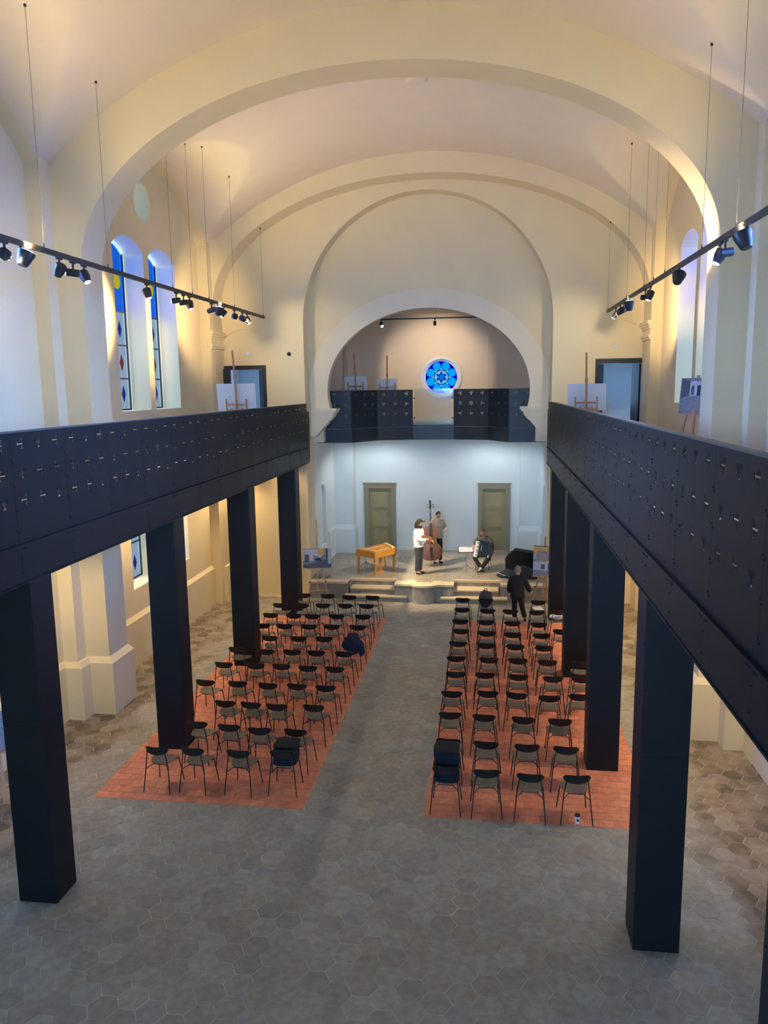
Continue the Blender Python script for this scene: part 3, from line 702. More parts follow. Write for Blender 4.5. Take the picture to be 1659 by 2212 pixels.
# ================================================================== CHAIRS
def make_chair():
    t = thing('dining_chair', 'x', 'chair')
    # seat: rounded shield shape, slightly dished; front is +y
    rings = []
    N = 28
    def outline(u):
        a = 2 * pi * u; c, s = math.cos(a), math.sin(a)
        hw = .215 if s > 0 else .19
        x = hw * math.copysign(abs(c) ** .62, c); y = (.21 if s > 0 else .21) * math.copysign(abs(s) ** (.62 if s > 0 else .95), s)
        return x, y + .02
    vs = []; rr = (1, .92, .7, .42, .15)
    up = []; lo = []
    for q in rr:
        ring = []
        for i in range(N):
            x, y = outline(i / N); x *= q; y = .02 + (y - .02) * q
            d = .455 - .016 * (1 - q * q) + .035 * max(0, -(y - .02) / .21) ** 2 * q + .02 * (abs(x) / .21) ** 2 - .02 * max(0, y / .23) ** 3
            ring.append((x, y, d))
        up.append(ring)
    lo = [[(x, y, z - .014) for x, y, z in r] for r in up]
    mb = MB().loft(list(reversed(up)) + lo); obj('seat', mb, 'seat_lacquer_sheen', t)
    # backrest: curved band
    fr, bk = [], []
    n = 16; rings = []
    for i in range(n + 1):
        u = -1 + 2 * i / n; x = .205 * u; y = -.235 + .055 * u * u
        h = .062 * (1 - abs(u) ** 3.2) ** .5 + .006; zc = .715 + .012 * u * u
        rings.append([(x, y - .008 - .012, zc + h), (x, y + .008 - .012, zc + h), (x, y + .009, zc), (x, y + .008, zc - h), (x, y - .008, zc - h), (x, y - .009, zc)])
    obj('backrest', MB().loft(rings), 'back_lacquer', t)
    for s in (-1, 1):
        obj('leg', MB().tube([(s * .235, -.275, 0), (s * .195, -.215, .44), (s * .170, -.222, .60), (s * .15, -.235, .74)], .0095, 7), 'chair_steel', t)
        obj('leg', MB().tube([(s * .225, .235, 0), (s * .185, .17, .44)], .0095, 7), 'chair_steel', t)
    mb = MB()
    for s in (-1, 1):
        mb.tube([(s * .20, -.222, .385), (s * .11, -.13, .435), (s * .11, .1, .435), (s * .19, .18, .40)], .007, 6)
    mb.tube([(-.11, -.13, .432), (.11, -.13, .432)], .007, 6).tube([(-.11, .1, .432), (.11, .1, .432)], .007, 6)
    obj('seat_frame', mb, 'chair_steel', t)
    return t
LC = [[(-3.43, 11.25), (-2.83, 11.28), (-2.07, 11.28), (-1.38, 11.35)], [(-3.14, 12.27), (-2.55, 12.21), (-1.99, 12.14), (-1.34, 12.14)], [(-2.95, 13.21), (-2.45, 13.19), (-1.95, 13.15), (-1.26, 13.18)],
 [(-3.70, 14.18), (-3.04, 14.18), (-2.40, 14.14), (-1.82, 14.16), (-1.25, 14.13)], [(-3.67, 15.20), (-2.98, 15.20), (-2.41, 15.21), (-1.84, 15.16), (-1.26, 15.16)], [(-3.69, 16.16), (-3.01, 16.09), (-2.43, 16.12), (-1.87, 16.11), (-1.25, 16.11)],
 [(-3.18, 17.03), (-2.51, 17.05), (-1.90, 17.08), (-1.22, 17.07)], [(-3.64, 17.96), (-3.09, 17.97), (-2.47, 17.99), (-1.90, 18.02), (-1.26, 18.03)], [(-3.68, 18.85), (-3.07, 18.85), (-2.58, 18.85), (-1.96, 18.90), (-1.28, 18.92)],
 [(-3.69, 19.79), (-3.08, 19.78), (-2.52, 19.85), (-1.91, 19.88), (-1.33, 19.90)], [(-3.29, 20.83), (-2.59, 20.81), (-1.95, 20.74), (-1.29, 20.75)]]
RC = [[(1.26, 11.09), (1.87, 11.06), (2.54, 11.00), (3.20, 11.03)], [(1.26, 12.05), (1.88, 12.01), (2.52, 11.98), (3.15, 11.96)], [(1.22, 13.11), (1.84, 13.07), (2.52, 13.04), (3.14, 13.02)],
 [(1.22, 14.09), (1.89, 14.16), (2.46, 14.12), (3.03, 14.05), (3.60, 14.17)], [(1.23, 15.11), (1.83, 15.13), (2.50, 15.08), (3.17, 15.05), (3.74, 15.08)], [(1.21, 16.05), (1.91, 16.03), (2.53, 16.03), (3.14, 15.98), (3.85, 15.96)],
 [(1.22, 17.03), (1.85, 16.96), (2.50, 16.93), (3.12, 16.90)], [(1.24, 17.96), (1.86, 17.84), (2.48, 17.79), (3.12, 17.78), (3.62, 18.14)], [(1.20, 18.74), (1.84, 18.72), (2.48, 18.70), (3.12, 18.64)],
 [(1.21, 19.77), (1.87, 19.72), (2.47, 19.71), (3.14, 19.68), (3.69, 19.77)], [(1.21, 20.72), (1.82, 20.72), (3.23, 20.66)]]
RZ = 0.006
proto = make_chair(); first = True
CH = {}
for blk, rows in (('cimbalom', LC), ('accordion', RC)):
    for r, row in enumerate(rows):
        order = sorted(row, key=lambda p: abs(p[0]))
        for k, (x, y) in enumerate(order):
            lab = 'black chair on the %s side, %s row from the stage, %s from the aisle' % (blk, ordinal(10 - r), ordinal(k))
            loc = (x, y + .235, RZ); rz = math.radians(random.uniform(-4, 4))
            if blk == 'accordion' and r == 3 and k == 2: rz = math.radians(-9)
            if blk == 'cimbalom': rz -= math.radians(3)
            grp = 'chairs facing the stage'
            if first: o = proto; o.location = loc; o.rotation_euler = (0, 0, rz); o['label'] = lab; o['group'] = grp; first = False
            else: o = dup(proto, loc, rz, lab, grp)
            CH[blk, r, k] = o
for ch in list(CH.values()): pass
# cushion stacks
def cushion_mesh():
    rings = []
    for z, e in ((0, .02), (.006, .004), (.022, 0), (.038, .004), (.044, .02)):
        h = .195 - e; rings.append([(h * math.copysign(abs(math.cos(a)) ** .35, math.cos(a)), h * math.copysign(abs(math.sin(a)) ** .35, math.sin(a)), z) for a in [2 * pi * i / 28 for i in range(28)]])
    return MB().loft(rings).mesh('cushion')
cm = {}
for nm in ('cushion_navy', 'cushion_black'): cm[nm] = cushion_mesh(); cm[nm].materials.append(MATS[nm])
for blk, cnt in (('accordion', 11), ('cimbalom', 7)):
    o = CH[blk, 0, 0]
    for k in range(cnt):
        last = k == cnt - 1
        c = obj('seat_cushion', cm['cushion_black' if last else 'cushion_navy'], None, None, (o.location.x + random.uniform(-.012, .012), o.location.y + .045 + .006 * k, 0.478 + .0445 * k), (0, 0, random.uniform(-.08, .08)))
        pos = 'topmost' if last else ('lowest' if k == 0 else ordinal(k) + ' from the bottom')
        tag(c, 'navy cushion, %s, stacked on the %s side aisle chair' % (pos, blk) if not last else 'black square cushion, topmost in the aisle chair stack on the %s side' % blk, 'cushion', 'cushions stacked on aisle chairs')
# ================================================================== TRACK LIGHTING
def head(loc, d, style, on, label, power=0, spot=60, col=WARM, scale=1., blend=.7):
    t = thing('track_spotlight', label, 'spotlight', loc, 0, 'spotlights on the ceiling tracks')
    d = Vector(d).normalized(); k = scale
    obj('adapter', MB().box(-.018, .018, -.07, .07, -.035, 0), 'track_black', t)
    obj('arm', MB().bar((0, 0, -.03), (0, 0, -.17 * k), .022, .03), 'track_black', t)
    c = Vector((0, 0, -.17 * k)); a = c - d * .09 * k; b = c + d * .10 * k
    q = Vector((0, 0, 1)).rotation_difference(d)
    if style == 'can': prof = [(.045, 0), (.058, .01), (.058, .19)]; n = 16
    elif style == 'hex': prof = [(.05, 0), (.085, .02), (.085, .10), (.055, .20)]; n = 6
    else: prof = [(.06, 0), (.075, .02), (.115, .17), (.118, .20)]; n = 18
    prof = [(r * k, z * k) for r, z in prof]; L = prof[-1][1]
    mb = MB().lathe(prof, n, a, d); obj('housing', mb, 'black_plastic', t)
    obj('lens', MB().lathe([(prof[-1][0] * .88, L + .001), (prof[-1][0] * .88, L + .006)], 18, a, d), 'lamp_lens' if on else 'black_plastic', t)
    if power:
        p = Vector(loc) + a + d * (L + .05)
        light('spotlight_beam', 'SPOT', p, p + d, power * K_WARM, col, .05, spot=spot, blend=blend)
    return t
tracks = {}
def track(x, z, y0, y1, cabs, label):
    t = thing('light_track', label, 'track', (x, 0, z))
    obj('rail', MB().box(-.028, .028, y0, y1, 0, .075), 'track_black', t)
    for y in cabs:
        zt = ztop(x, y) - z
        cb = obj('cable', MB().tube([(0, y, .07), (0, y, zt)], .0035, 5), 'cable_steel', t)
        obj('anchor', MB().lathe([(.02, zt - .03), (.02, zt + .03)], 8, (0, y, 0)), 'black_plastic', cb)
        obj('clip', MB().lathe([(.006, .07), (.012, .10), (.006, .14)], 8, (0, y, 0)), 'black_plastic', cb)
LTX, LTZ, RTX, RTZ = -4.75, 8.56, 5.1, 8.46
track(LTX, LTZ, 1.0, 22.95, (9.3, 11.35, 13.35, 16.2, 17.3, 18.35, 20.25, 22.9), 'long black ceiling track on thin cables beside the windows with stained glass in view')
track(RTX, RTZ, 1.0, 22.75, (9.6, 11.3, 13.0, 15.6, 16.6, 17.6, 19.7, 22.72), 'long black ceiling track on thin cables on the accordion side')
UP = (-.12, .1, 1)
def lab(side, i, txt): return '%s, %s from the end wall on the %s side track' % (txt, ordinal(i), side)
# (y, direction, style, on, power, cone); FLOORW and end wall beams are added fill light
LS = [(21.3, (4.3, 3.2, -7.9), 'hex', True, 2900, 36, STAGEW), (20.9, (.35, 1.0, -.35), 'hex', True, 60, 85, STAGEW), (20.2, (-.8, .75, .1), 'hex', True, 110, 95, WARM), (19.35, (-.55, -.45, -.75), 'can', True, 0, 0, 0), (18.5, (-1, .2, -.25), 'can', False, 190, 85, WARM),
      (17.1, (2.2, -.6, -8), 'hex', True, 85, 90, FLOORW), (16.75, (-.9, -.35, -.1), 'can', True, 100, 80, WARM), (16.35, (-.88, -.2, -.1), 'can', True, 240, 80, WARM), (14.9, (2.6, .2, -8), 'hex', True, 85, 90, FLOORW),
      (12.5, (4.2, -1.0, -8), 'hex', True, 100, 95, FLOORW), (12.15, (-.95, -.35, .12), 'can', True, 40, 70, WARM), (11.75, (-.5, .2, -.75), 'hex', False, 0, 0, 0), (10.8, (.22, .25, .75), 'flood', True, 240, 140, WARM), (10.35, (-.35, 1.0, -.1), 'hex', True, 60, 75, FLOORW), (19.0, (.1, .15, 1), 'flood', True, 480, 150, WARM)]
RS = [(21.3, (-4.6, 3.2, -7.8), 'can', True, 2100, 36, STAGEW), (20.6, (-.35, 1.0, -.35), 'hex', True, 60, 85, STAGEW), (20.1, (.8, .75, .1), 'hex', True, 120, 95, WARM), (19.3, (-.05, .2, 1), 'flood', True, 170, 150, WARM), (17.4, (.9, .1, -.05), 'can', True, 190, 90, WARM),
      (16.9, (-2.6, -.4, -8), 'hex', True, 115, 90, FLOORW), (14.5, (.2, .35, .55), 'flood', True, 140, 120, WARM), (12.0, (-4.0, -.6, -8), 'hex', True, 120, 95, FLOORW), (11.75, (.6, .2, .1), 'can', False, 0, 0, 0), (10.9, (-.2, .3, .8), 'flood', True, 170, 140, WARM)]
for side, X, Zt, LST in (('cimbalom', LTX, LTZ, LS), ('accordion', RTX, RTZ, RS)):
    for i, (y, d, sty, on, pw, cone, col) in enumerate(sorted(LST, key=lambda q: -q[0])):
        txt = {'can': 'black cylinder spotlight', 'hex': 'black six sided spotlight', 'flood': 'broad black floodlight tilted up'}[sty] + (', lit' if on else '')
        head((X, y, Zt), d, sty, on, lab(side, i, txt), pw, cone or 60, col or WARM, 1.0 if y > 13 else 1.05)
# uplights farther back on the same tracks (out of view)
for s, x in ((-1, LTX), (1, RTX)):
    head((x, 4.0, LTZ if s < 0 else RTZ), (-.1 * s, .2, 1), 'flood', True, 'broad black floodlight far back on the %s side track' % ('cimbalom' if s < 0 else 'accordion'), 150, 140, WARM)
# apse track
t = thing('light_track', 'short black track hanging at the top of the apse', 'track', (0, 28, 8.86))
obj('rail', MB().box(-1.95, 3.0, -.02, .02, 0, .04), 'track_black', t)
for x in (-1.8, 0, 1.8): obj('cable', MB().tube([(x, 0, .03), (x, 0, .45)], .004, 5), 'cable_steel', t)
head((-1.93, 28, 8.86), (.35, -.6, -.72), 'can', True, 'lit cylinder spotlight at the end of the apse track', 60, 60, STAGEW, .9)
head((-.04, 28, 8.86), (-.05, .95, -.45), 'can', False, 'cylinder spotlight turned to the wall, mid apse track', 140, 88, STAGEW, .9)
# lamps under the galleries
for s in (-1, 1):
    for i, y in enumerate((12.6, 16.6, 19.8, 22.4)):
        d = thing('downlight', 'round downlight under the %s side gallery, %s from the stage' % ('cimbalom' if s < 0 else 'accordion', ordinal(3 - i)), 'lamp', (s * 5.75, y, 4.5), 0, 'downlights under the galleries')
        obj('housing', MB().lathe([(.07, 0), (.07, -.1), (.055, -.1), (.055, -.03)], 16), 'black_plastic', d)
        obj('lens', MB().lathe([(.05, -.04), (.05, -.035)], 16), 'lamp_glow', d)
        light('downlight_beam', 'SPOT', (s * 5.75, y, 4.36), (s * 6.2, y, 0), (130 if s < 0 else 190) * K_WARM, WARM, .05, spot=125, blend=.9)
for s in (-1, 1): light('downlight_beam', 'SPOT', (s * 4.35, 22.95, 4.4), (s * 4.2, 23.3, 0), 30 * K_WARM, WARM, .05, spot=110, blend=.9)
for s in (-1, 1):  # added cool lamps that brighten the stage back wall
    d = thing('downlight', 'small round added downlight under the apse gallery on the %s side' % ('cimbalom' if s < 0 else 'accordion'), 'lamp', (s * 1.9, 26.6, 4.78), 0, 'downlights under the galleries')
    obj('housing', MB().lathe([(.07, 0), (.07, -.05), (.055, -.05), (.055, -.02)], 16), 'black_plastic', d)
    obj('lens', MB().lathe([(.05, -.03), (.05, -.025)], 16), 'lamp_glow', d)
    light('downlight_beam', 'SPOT', (s * 1.9, 26.6, 4.68), (s * 1.9, 27.0, 0), 64, (.90, .95, 1.0), .06, spot=165, blend=.5)
# small fixtures
c = thing('security_camera', 'small black dome camera on the end wall by the chancel recess', 'camera', (-4.13, 23.4, 7.54))
obj('mount', MB().lathe([(.05, -.03), (.05, 0)], 16, (0, 0, 0), (0, 1, 0)), 'black_plastic', c); obj('dome', MB().ball((0, -.05, 0), .06, 14, 9), 'black_plastic', c)
for s in (-1, 1):
    c = thing('smoke_detector', 'small white detector above the open gallery door on the %s side' % ('cimbalom' if s < 0 else 'accordion'), 'detector', (s * 5.45, 23.46, 7.58))
    obj('body', MB().lathe([(.05, -.03), (.06, -.02), (.06, 0)], 16, (0, 0, 0), (0, 1, 0)), 'window_frame', c)
c = thing('wall_disc', 'small round white plate low on the wall under the gallery', 'outlet', (-6.32, 22.64, 1.05))
obj('plate', MB().lathe([(.07, -.02), (.08, 0)], 20, (0, 0, 0), (0, 1, 0)), 'window_frame', c)

# ================================================================== EASELS AND BOARDS
def easel(label, loc, rz, mast=2.45, tray=1.05, lean=.16, front=True, H=True, wood='beech'):
    """stand facing local -y: the board rests on the -y side"""
    t = thing('easel', label, 'easel', loc, rz, 'wooden easels')
    def y(z): return lean * z - .12
    obj('mast', MB().bar((0, y(.35), .35), (0, y(mast), mast), .05, .03, (0, 1, 0)), wood, t)
    for s in (-1, 1):
        obj('leg', MB().bar((s * .33, y(0), 0.0), (s * .14, y(tray + .1), tray + .1), .04, .028, (0, 1, 0)), wood, t)
    obj('rear_leg', MB().bar((0, .62, 0.0), (0, y(1.35) + .03, 1.35), .035, .025, (0, 1, 0)), wood, t)
    obj('crossbar', MB().bar((-.27, y(.35) + .02, .35), (.27, y(.35) + .02, .35), .04, .025), wood, t)
    obj('tray', MB().box(-.32, .32, y(tray) - .10, y(tray) + .02, tray - .03, tray), wood, t)
    obj('clamp', MB().box(-.035, .035, y(mast - .7) - .05, y(mast - .7) + .03, mast - .74, mast - .64), wood, t)
    if H:
        for s in (-1, 1): obj('upright', MB().bar((s * .27, y(tray - .35) + .035, tray - .35), (s * .27, y(tray + .35) + .035, tray + .35), .035, .025, (0, 1, 0)), wood, t)
        for dz in (.04, .2): obj('holder_bar', MB().bar((-.28, y(tray + dz) + .035, tray + dz), (.28, y(tray + dz) + .035, tray + dz), .045, .025, (0, 1, 0)), wood, t)
        obj('knob', MB().lathe([(.022, 0), (.022, .03)], 10, (0, y(tray + .2) + .05, tray + .2), (0, 1, 0)), 'black_plastic', t)
    else:
        for s in (-1, 1): obj('knob', MB().lathe([(.022, 0), (.022, .03)], 10, (s * .25, y(.62) - .045, .62), (0, 1, 0)), 'black_plastic', t)
    return t, y
def board(label, loc, rz, w, h, lean, tray, off, content=None, mt='canvas_white', cat='board'):
    t = thing('display_board', label, cat, loc, rz, 'boards on the easels')
    y0 = lean * tray - .12 - .03 + off
    M = Matrix.Translation((0, y0, tray + .004)) @ Matrix.Rotation(-math.atan(lean), 4, 'X')
    mb = MB().box(-w / 2, w / 2, -.014, .0, 0, h); mb.move(M); obj('panel', mb, mt, t)
    for k, (poly, m_) in enumerate(content or []):
        mb = MB().prism([(x, z) for x, z in poly], 0.0144 + .0008 * k, .0149 + .0008 * k, M @ XZ); obj('print_area', mb, m_, t)
    return t
def place(labE, labB, loc, rz, w, h, mast, tray, lean=.16, H=True, content=None, mt='canvas_white', wood='beech'):
    easel(labE, loc, rz, mast, tray, lean, True, H, wood); board(labB, loc, rz, w, h, lean, tray, 0, content, mt)
place('wooden easel on the cimbalom side gallery before the open door', 'white board on the cimbalom side gallery easel', (-4.9, 20.6, 4.9), pi + math.radians(4), 1.05, .76, 2.62, 1.0)
place('wooden easel leaning on the accordion side gallery before the open door', 'white board on the easel before the accordion side gallery door', (4.35, 20.6, 4.9), pi - math.radians(16), .95, .68, 2.4, .95)
place('dark wooden easel behind the apse parapet, nearer its side wall', 'white board on the easel nearer the apse side wall', (-2.75, 27.3, 5.2), pi - math.radians(6), .8, .55, 2.5, 1.15)
place('dark wooden easel behind the apse parapet, nearer the round window', 'white board on the apse easel nearer the round window', (-1.68, 27.4, 5.2), pi + math.radians(10), .7, .5, 2.4, 1.1)
G = 'print_'
room = [(rect(-.3, .3, 0, .34), G + 'mid'), ([(-.3, .28), (-.12, .36), (-.12, .62), (-.3, .68)], G + 'dark'), ([(.3, .28), (.14, .36), (.14, .62), (.3, .68)], G + 'dark'), (rect(-.12, .14, .34, .62), G + 'light'), ([(-.09, .36), (-.03, .36), (-.03, .5), (-.06, .55), (-.09, .5)], G + 'dark'), (rect(.03, .10, .34, .54), G + 'black')]
place('tall wooden easel on the accordion side gallery by the tall window', 'grey photograph of an empty old room on an easel by the window', (5.78, 15.7, 4.9), math.radians(-42), .62, .68, 1.75, 1.02, .12, False, room, 'print_mid', 'beech')
old = [(rect(-.43, .43, 0, .6), G + 'mid'), (rect(-.43, -.12, .22, .58), G + 'light'), ([(-.43, 0), (.43, 0), (.43, .16), (.2, .26), (-.1, .16), (-.43, .1)], G + 'dark'), ([(-.14, .58), (-.16, .42), (.1, .32), (.2, .42), (.22, .58)], G + 'light'), ([(-.02, .5), (.02, .42), (.14, .38), (.24, .46), (.24, .6), (.06, .6)], G + 'orange'), (rect(.28, .31, .2, .6), G + 'black'), (rect(-.38, -.24, .18, .42), G + 'dark'), (rect(-.05, .12, .22, .30), G + 'black'), (rect(.34, .42, .12, .6), G + 'light')]
place('wooden easel standing by the stage on the cimbalom side', 'photograph of a ruined vaulted hall on the easel by the cimbalom', (-3.32, 22.85, 0), math.radians(12), .86, .60, 2.5, 1.05, .14, False, old, 'photo_edge', 'beech_light')
obj_r = [(rect(-.33, .33, 0, .86), G + 'light'), (rect(-.33, .33, .62, .86), G + 'orange'), ([(-.33, .4), (.33, .46), (.33, .72), (-.2, .74)], 'stone_grey'), (rect(-.33, .33, 0, .16), G + 'mid'), (rect(-.1, .02, .2, .34), G + 'dark'), (rect(.1, .25, .2, .36), G + 'dark')]
place('wooden easel standing by the stage on the accordion side', 'photograph with orange top on the easel behind the woman', (3.52, 22.75, 0), math.radians(-14), .66, .88, 2.1, .96, .12, False, obj_r, 'photo_edge', 'beech')
easel('wooden easel behind the front column on the cimbalom side', (-5.72, 10.55, 0), math.radians(60), 2.0, .95, .14, True, False, 'beech_light')
board('dark picture on the easel behind the front column', (-5.72, 10.55, 0), math.radians(60), .7, .6, .14, .95, 0, None, 'print_mid')
# ================================================================== INSTRUMENTS AND THINGS ON THE STAGE
Zs = SZ
# cimbalom
A, B, C, D = Vector((-2.29, 24.37)), Vector((-1.69, 23.98)), Vector((-1.17, 24.65)), Vector((-1.54, 25.36))
cen = (A + B + C + D) / 4
t = thing('cimbalom', 'honey coloured trapezoid cimbalom on turned legs standing on the stage', 'cimbalom', (cen.x, cen.y, Zs))
q = [Vector((p.x - cen.x, p.y - cen.y)) for p in (A, B, C, D)]
big = [p * 1.13 for p in q]
obj('body', MB().prism([tuple(p) for p in big], .60, .76), 'honey_wood', t)
inn = [p * .93 for p in q]
obj('soundboard', MB().prism([tuple(p) for p in inn], .762, .770), 'honey_light', t)
for a, b in ((0, 1), (1, 2), (2, 3), (3, 0)):
    p0, p1 = big[a] * .96, big[b] * .96; obj('rim', MB().bar((p0.x, p0.y, .775), (p1.x, p1.y, .775), .05, .035), 'honey_wood', t)
p0, p1 = big[0] * .86 + big[3] * .02, big[1] * .86; obj('pin_block', MB().bar((p0.x, p0.y, .80), (p1.x, p1.y, .80), .11, .06), 'honey_light', t)
p0, p1 = big[2] * .86, big[3] * .86; obj('pin_block', MB().bar((p0.x, p0.y, .80), (p1.x, p1.y, .80), .11, .06), 'honey_light', t)
mb = MB()
for k in range(14):
    u = .1 + .8 * k / 13; a = inn[0].lerp(inn[3], u); b = inn[1].lerp(inn[2], u); mb.tube([(a.x, a.y, .785), (b.x, b.y, .785)], .002, 4)
so = obj('strings', mb, 'steel', t); so['kind'] = 'stuff'
mb = MB()
for u in (.3, .5, .7):
    a = inn[0].lerp(inn[1], u); b = inn[3].lerp(inn[2], u); mb.bar((a.x * .8, a.y * .8, .785), (b.x * .8, b.y * .8, .785), .02, .03)
obj('bridge', mb, 'honey_wood', t)
for p in q: obj('leg', MB().lathe([(.028, 0), (.032, .02), (.048, .40), (.052, .44), (.035, .46), (.055, .48), (.06, .51), (.055, .54), (.042, .55), (.058, .61)], 14, (p.x, p.y, 0)), 'honey_wood', t)
obj('pedal_post', MB().box(-.05, .05, -.05, .05, .05, .60).box(-.11, .11, -.09, .09, 0, .06, inx=.03), 'honey_wood', t, (-1.59 - cen.x, 24.52 - cen.y, 0))
# stool
t = thing('stool', 'low stool with chrome tripod base behind the cimbalom', 'stool', (-2.16, 25.02, Zs))
obj('cushion', MB().lathe([(.15, .44), (.17, .46), (.17, .51), (.15, .53)], 20), 'black_plastic', t); obj('post', MB().tube([(0, 0, .16), (0, 0, .45)], .016, 8), 'steel', t)
for k in range(3):
    a = 2 * pi * k / 3 + .5; obj('leg', MB().tube([(0, 0, .26), (.12 * math.cos(a), .12 * math.sin(a), .16), (.26 * math.cos(a), .26 * math.sin(a), .012)], .012, 7), 'steel', t)
# double bass: local front is -y, base at end pin
def mirror(h): return h + [(-x, z) for x, z in reversed(h)]
half = [(0, 0), (.15, .015), (.26, .07), (.325, .17), (.345, .28), (.325, .39), (.27, .47), (.225, .51), (.185, .55), (.172, .60), (.175, .66), (.19, .71), (.235, .755), (.255, .80), (.257, .87), (.235, .95), (.18, 1.02), (.10, 1.07), (.03, 1.10)]
bt = thing('double_bass', 'dark brown double bass held upright on the stage', 'double bass', (-.02, 25.50, Zs), math.radians(12))
TB = Matrix.Rotation(math.radians(-7), 4, 'X') @ Matrix.Translation((0, 0, .2)) @ Matrix.Scale(1.10, 4)
poly = mirror(half)
mb = MB(); cz_ = .5
rings = []
for y, k in ((-.12, .86), (-.112, .985), (-.10, 1.0), (.08, 1.0), (.092, .985), (.10, .86)): rings.append([TB @ Vector((x * k, y, cz_ + (z - cz_) * (1 - (1 - k) * .5))) for x, z in poly])
obj('body', MB().loft(rings), 'bass_wood', bt)
for y0, y1 in ((-.115, -.098), (.078, .095)):
    obj('edge_binding', MB().loft([[TB @ Vector((x * 1.02, y, cz_ + (z - cz_) * 1.012)) for x, z in poly] for y in (y0, y1)], cap=False), 'bass_edge', bt)
def bb(*a): return [TB @ Vector(p) for p in a]
mb = MB(); mb.add(bb((-.03, -.10, 1.06), (.03, -.10, 1.06), (.03, -.03, 1.06), (-.03, -.03, 1.06), (-.022, -.10, 1.58), (.022, -.10, 1.58), (.022, -.06, 1.58), (-.022, -.06, 1.58)), [(0, 3, 2, 1), (4, 5, 6, 7), (0, 1, 5, 4), (1, 2, 6, 5), (2, 3, 7, 6), (3, 0, 4, 7)]); obj('neck', mb, 'bass_wood', bt)
mb = MB(); mb.add(bb((-.042, -.155, .72), (.042, -.155, .72), (.042, -.135, .72), (-.042, -.135, .72), (-.022, -.125, 1.60), (.022, -.125, 1.60), (.022, -.10, 1.60), (-.022, -.10, 1.60)), [(0, 3, 2, 1), (4, 5, 6, 7), (0, 1, 5, 4), (1, 2, 6, 5), (2, 3, 7, 6), (3, 0, 4, 7)]); obj('fingerboard', mb, 'ebony', bt)
mb = MB().tube(bb((0, -.09, 1.57), (0, -.085, 1.66), (0, -.06, 1.76), (0, -.02, 1.80)), [.028, .032, .030, .026], 8); mb.lathe([(.045, -.03), (.045, .03)], 12, TB @ Vector((0, -.045, 1.80)), (1, 0, 0)); obj('scroll', mb, 'ebony', bt)
for s in (-1, 1):
    for z in (1.63, 1.70): mb = MB().tube(bb((0, -.075, z), (s * .09, -.075, z + .01)), .007, 6); mb.ball(TB @ Vector((s * .10, -.075, z + .01)), (.012, .012, .022), 8, 6); obj('tuning_peg', mb, 'ebony', bt)
mb = MB().loft([bb((-.075, y, .56), (-.06, y, .62), (0, y, .69), (.06, y, .62), (.075, y, .56), (0, y, .60)) for y in (-.155, -.125)]); obj('bridge', mb, 'honey_light', bt)
mb = MB().loft([bb((-.03, y, .1), (.03, y, .1), (.045, y, .42), (-.045, y, .42)) for y in (-.145, -.125)]); obj('tailpiece', mb, 'ebony', bt)
mb = MB()
for x in (-.024, -.008, .008, .024): mb.tube(bb((x * .8, -.14, .4), (x, -.162, .665), (x * .6, -.13, 1.58)), .0022, 4)
so = obj('strings', mb, 'steel', bt); so['kind'] = 'stuff'
for s in (-1, 1): obj('sound_hole', MB().tube(bb((s * .13, -.122, .70), (s * .115, -.124, .66), (s * .135, -.125, .60), (s * .155, -.122, .54), (s * .14, -.12, .50)), .007, 5), 'ebony', bt)
obj('end_pin', MB().tube([TB @ Vector((0, 0, .02)), (0, .02, 0.0)], [.012, .007], 8), 'steel', bt)
# cases behind the right easel
t = thing('instrument_bag', 'upright black soft accordion bag beside the stage wall', 'bag', (2.92, 25.05, Zs), math.radians(-6))
mb = MB().prism([(-.46, 0), (.46, 0), (.48, .5), (.44, .62), (-.20, .70), (-.38, .56), (-.48, .42)], -.18, .18, XZ); obj('body', mb, 'case_black', t)
obj('handle', MB().tube([(.47, -.02, .32), (.56, -.02, .26), (.58, -.02, .14), (.49, -.02, .06)], .014, 7), 'case_black', t)
obj('flap', MB().prism([(-.20, .69), (.44, .61), (.44, .645), (-.2, .725)], -.2, .2, XZ), 'case_black', t)
t = thing('bass_cover', 'crumpled navy bass cover lying on the stage edge', 'bag', (2.82, 24.35, Zs), math.radians(-4))
rings = []
for i in range(15):
    u = -1 + 2 * i / 14; h = .17 + .16 * math.exp(-((u - .35) / .4) ** 2) + .03 * math.sin(9 * u); w = .30 * (1 - abs(u) ** 4) ** .5 + .05; hh = h * (1 - abs(u) ** 5) + .03
    rings.append([(u * .68, -w, .005), (u * .68, -w - .015, hh * .35), (u * .68, -w * .6, hh * .85 + .015 * math.sin(13 * u)), (u * .68, 0, hh), (u * .68, w * .6, hh * .8 + .02 * math.cos(11 * u)), (u * .68, w, hh * .3), (u * .68, w, .005)])
obj('body', MB().loft(rings), 'case_navy', t)
obj('zip', MB().tube([(-.66, -.16, .15), (-.50, -.30, .11), (-.25, -.36, .06), (-.05, -.36, .04)], .008, 6), 'canvas_white', t)
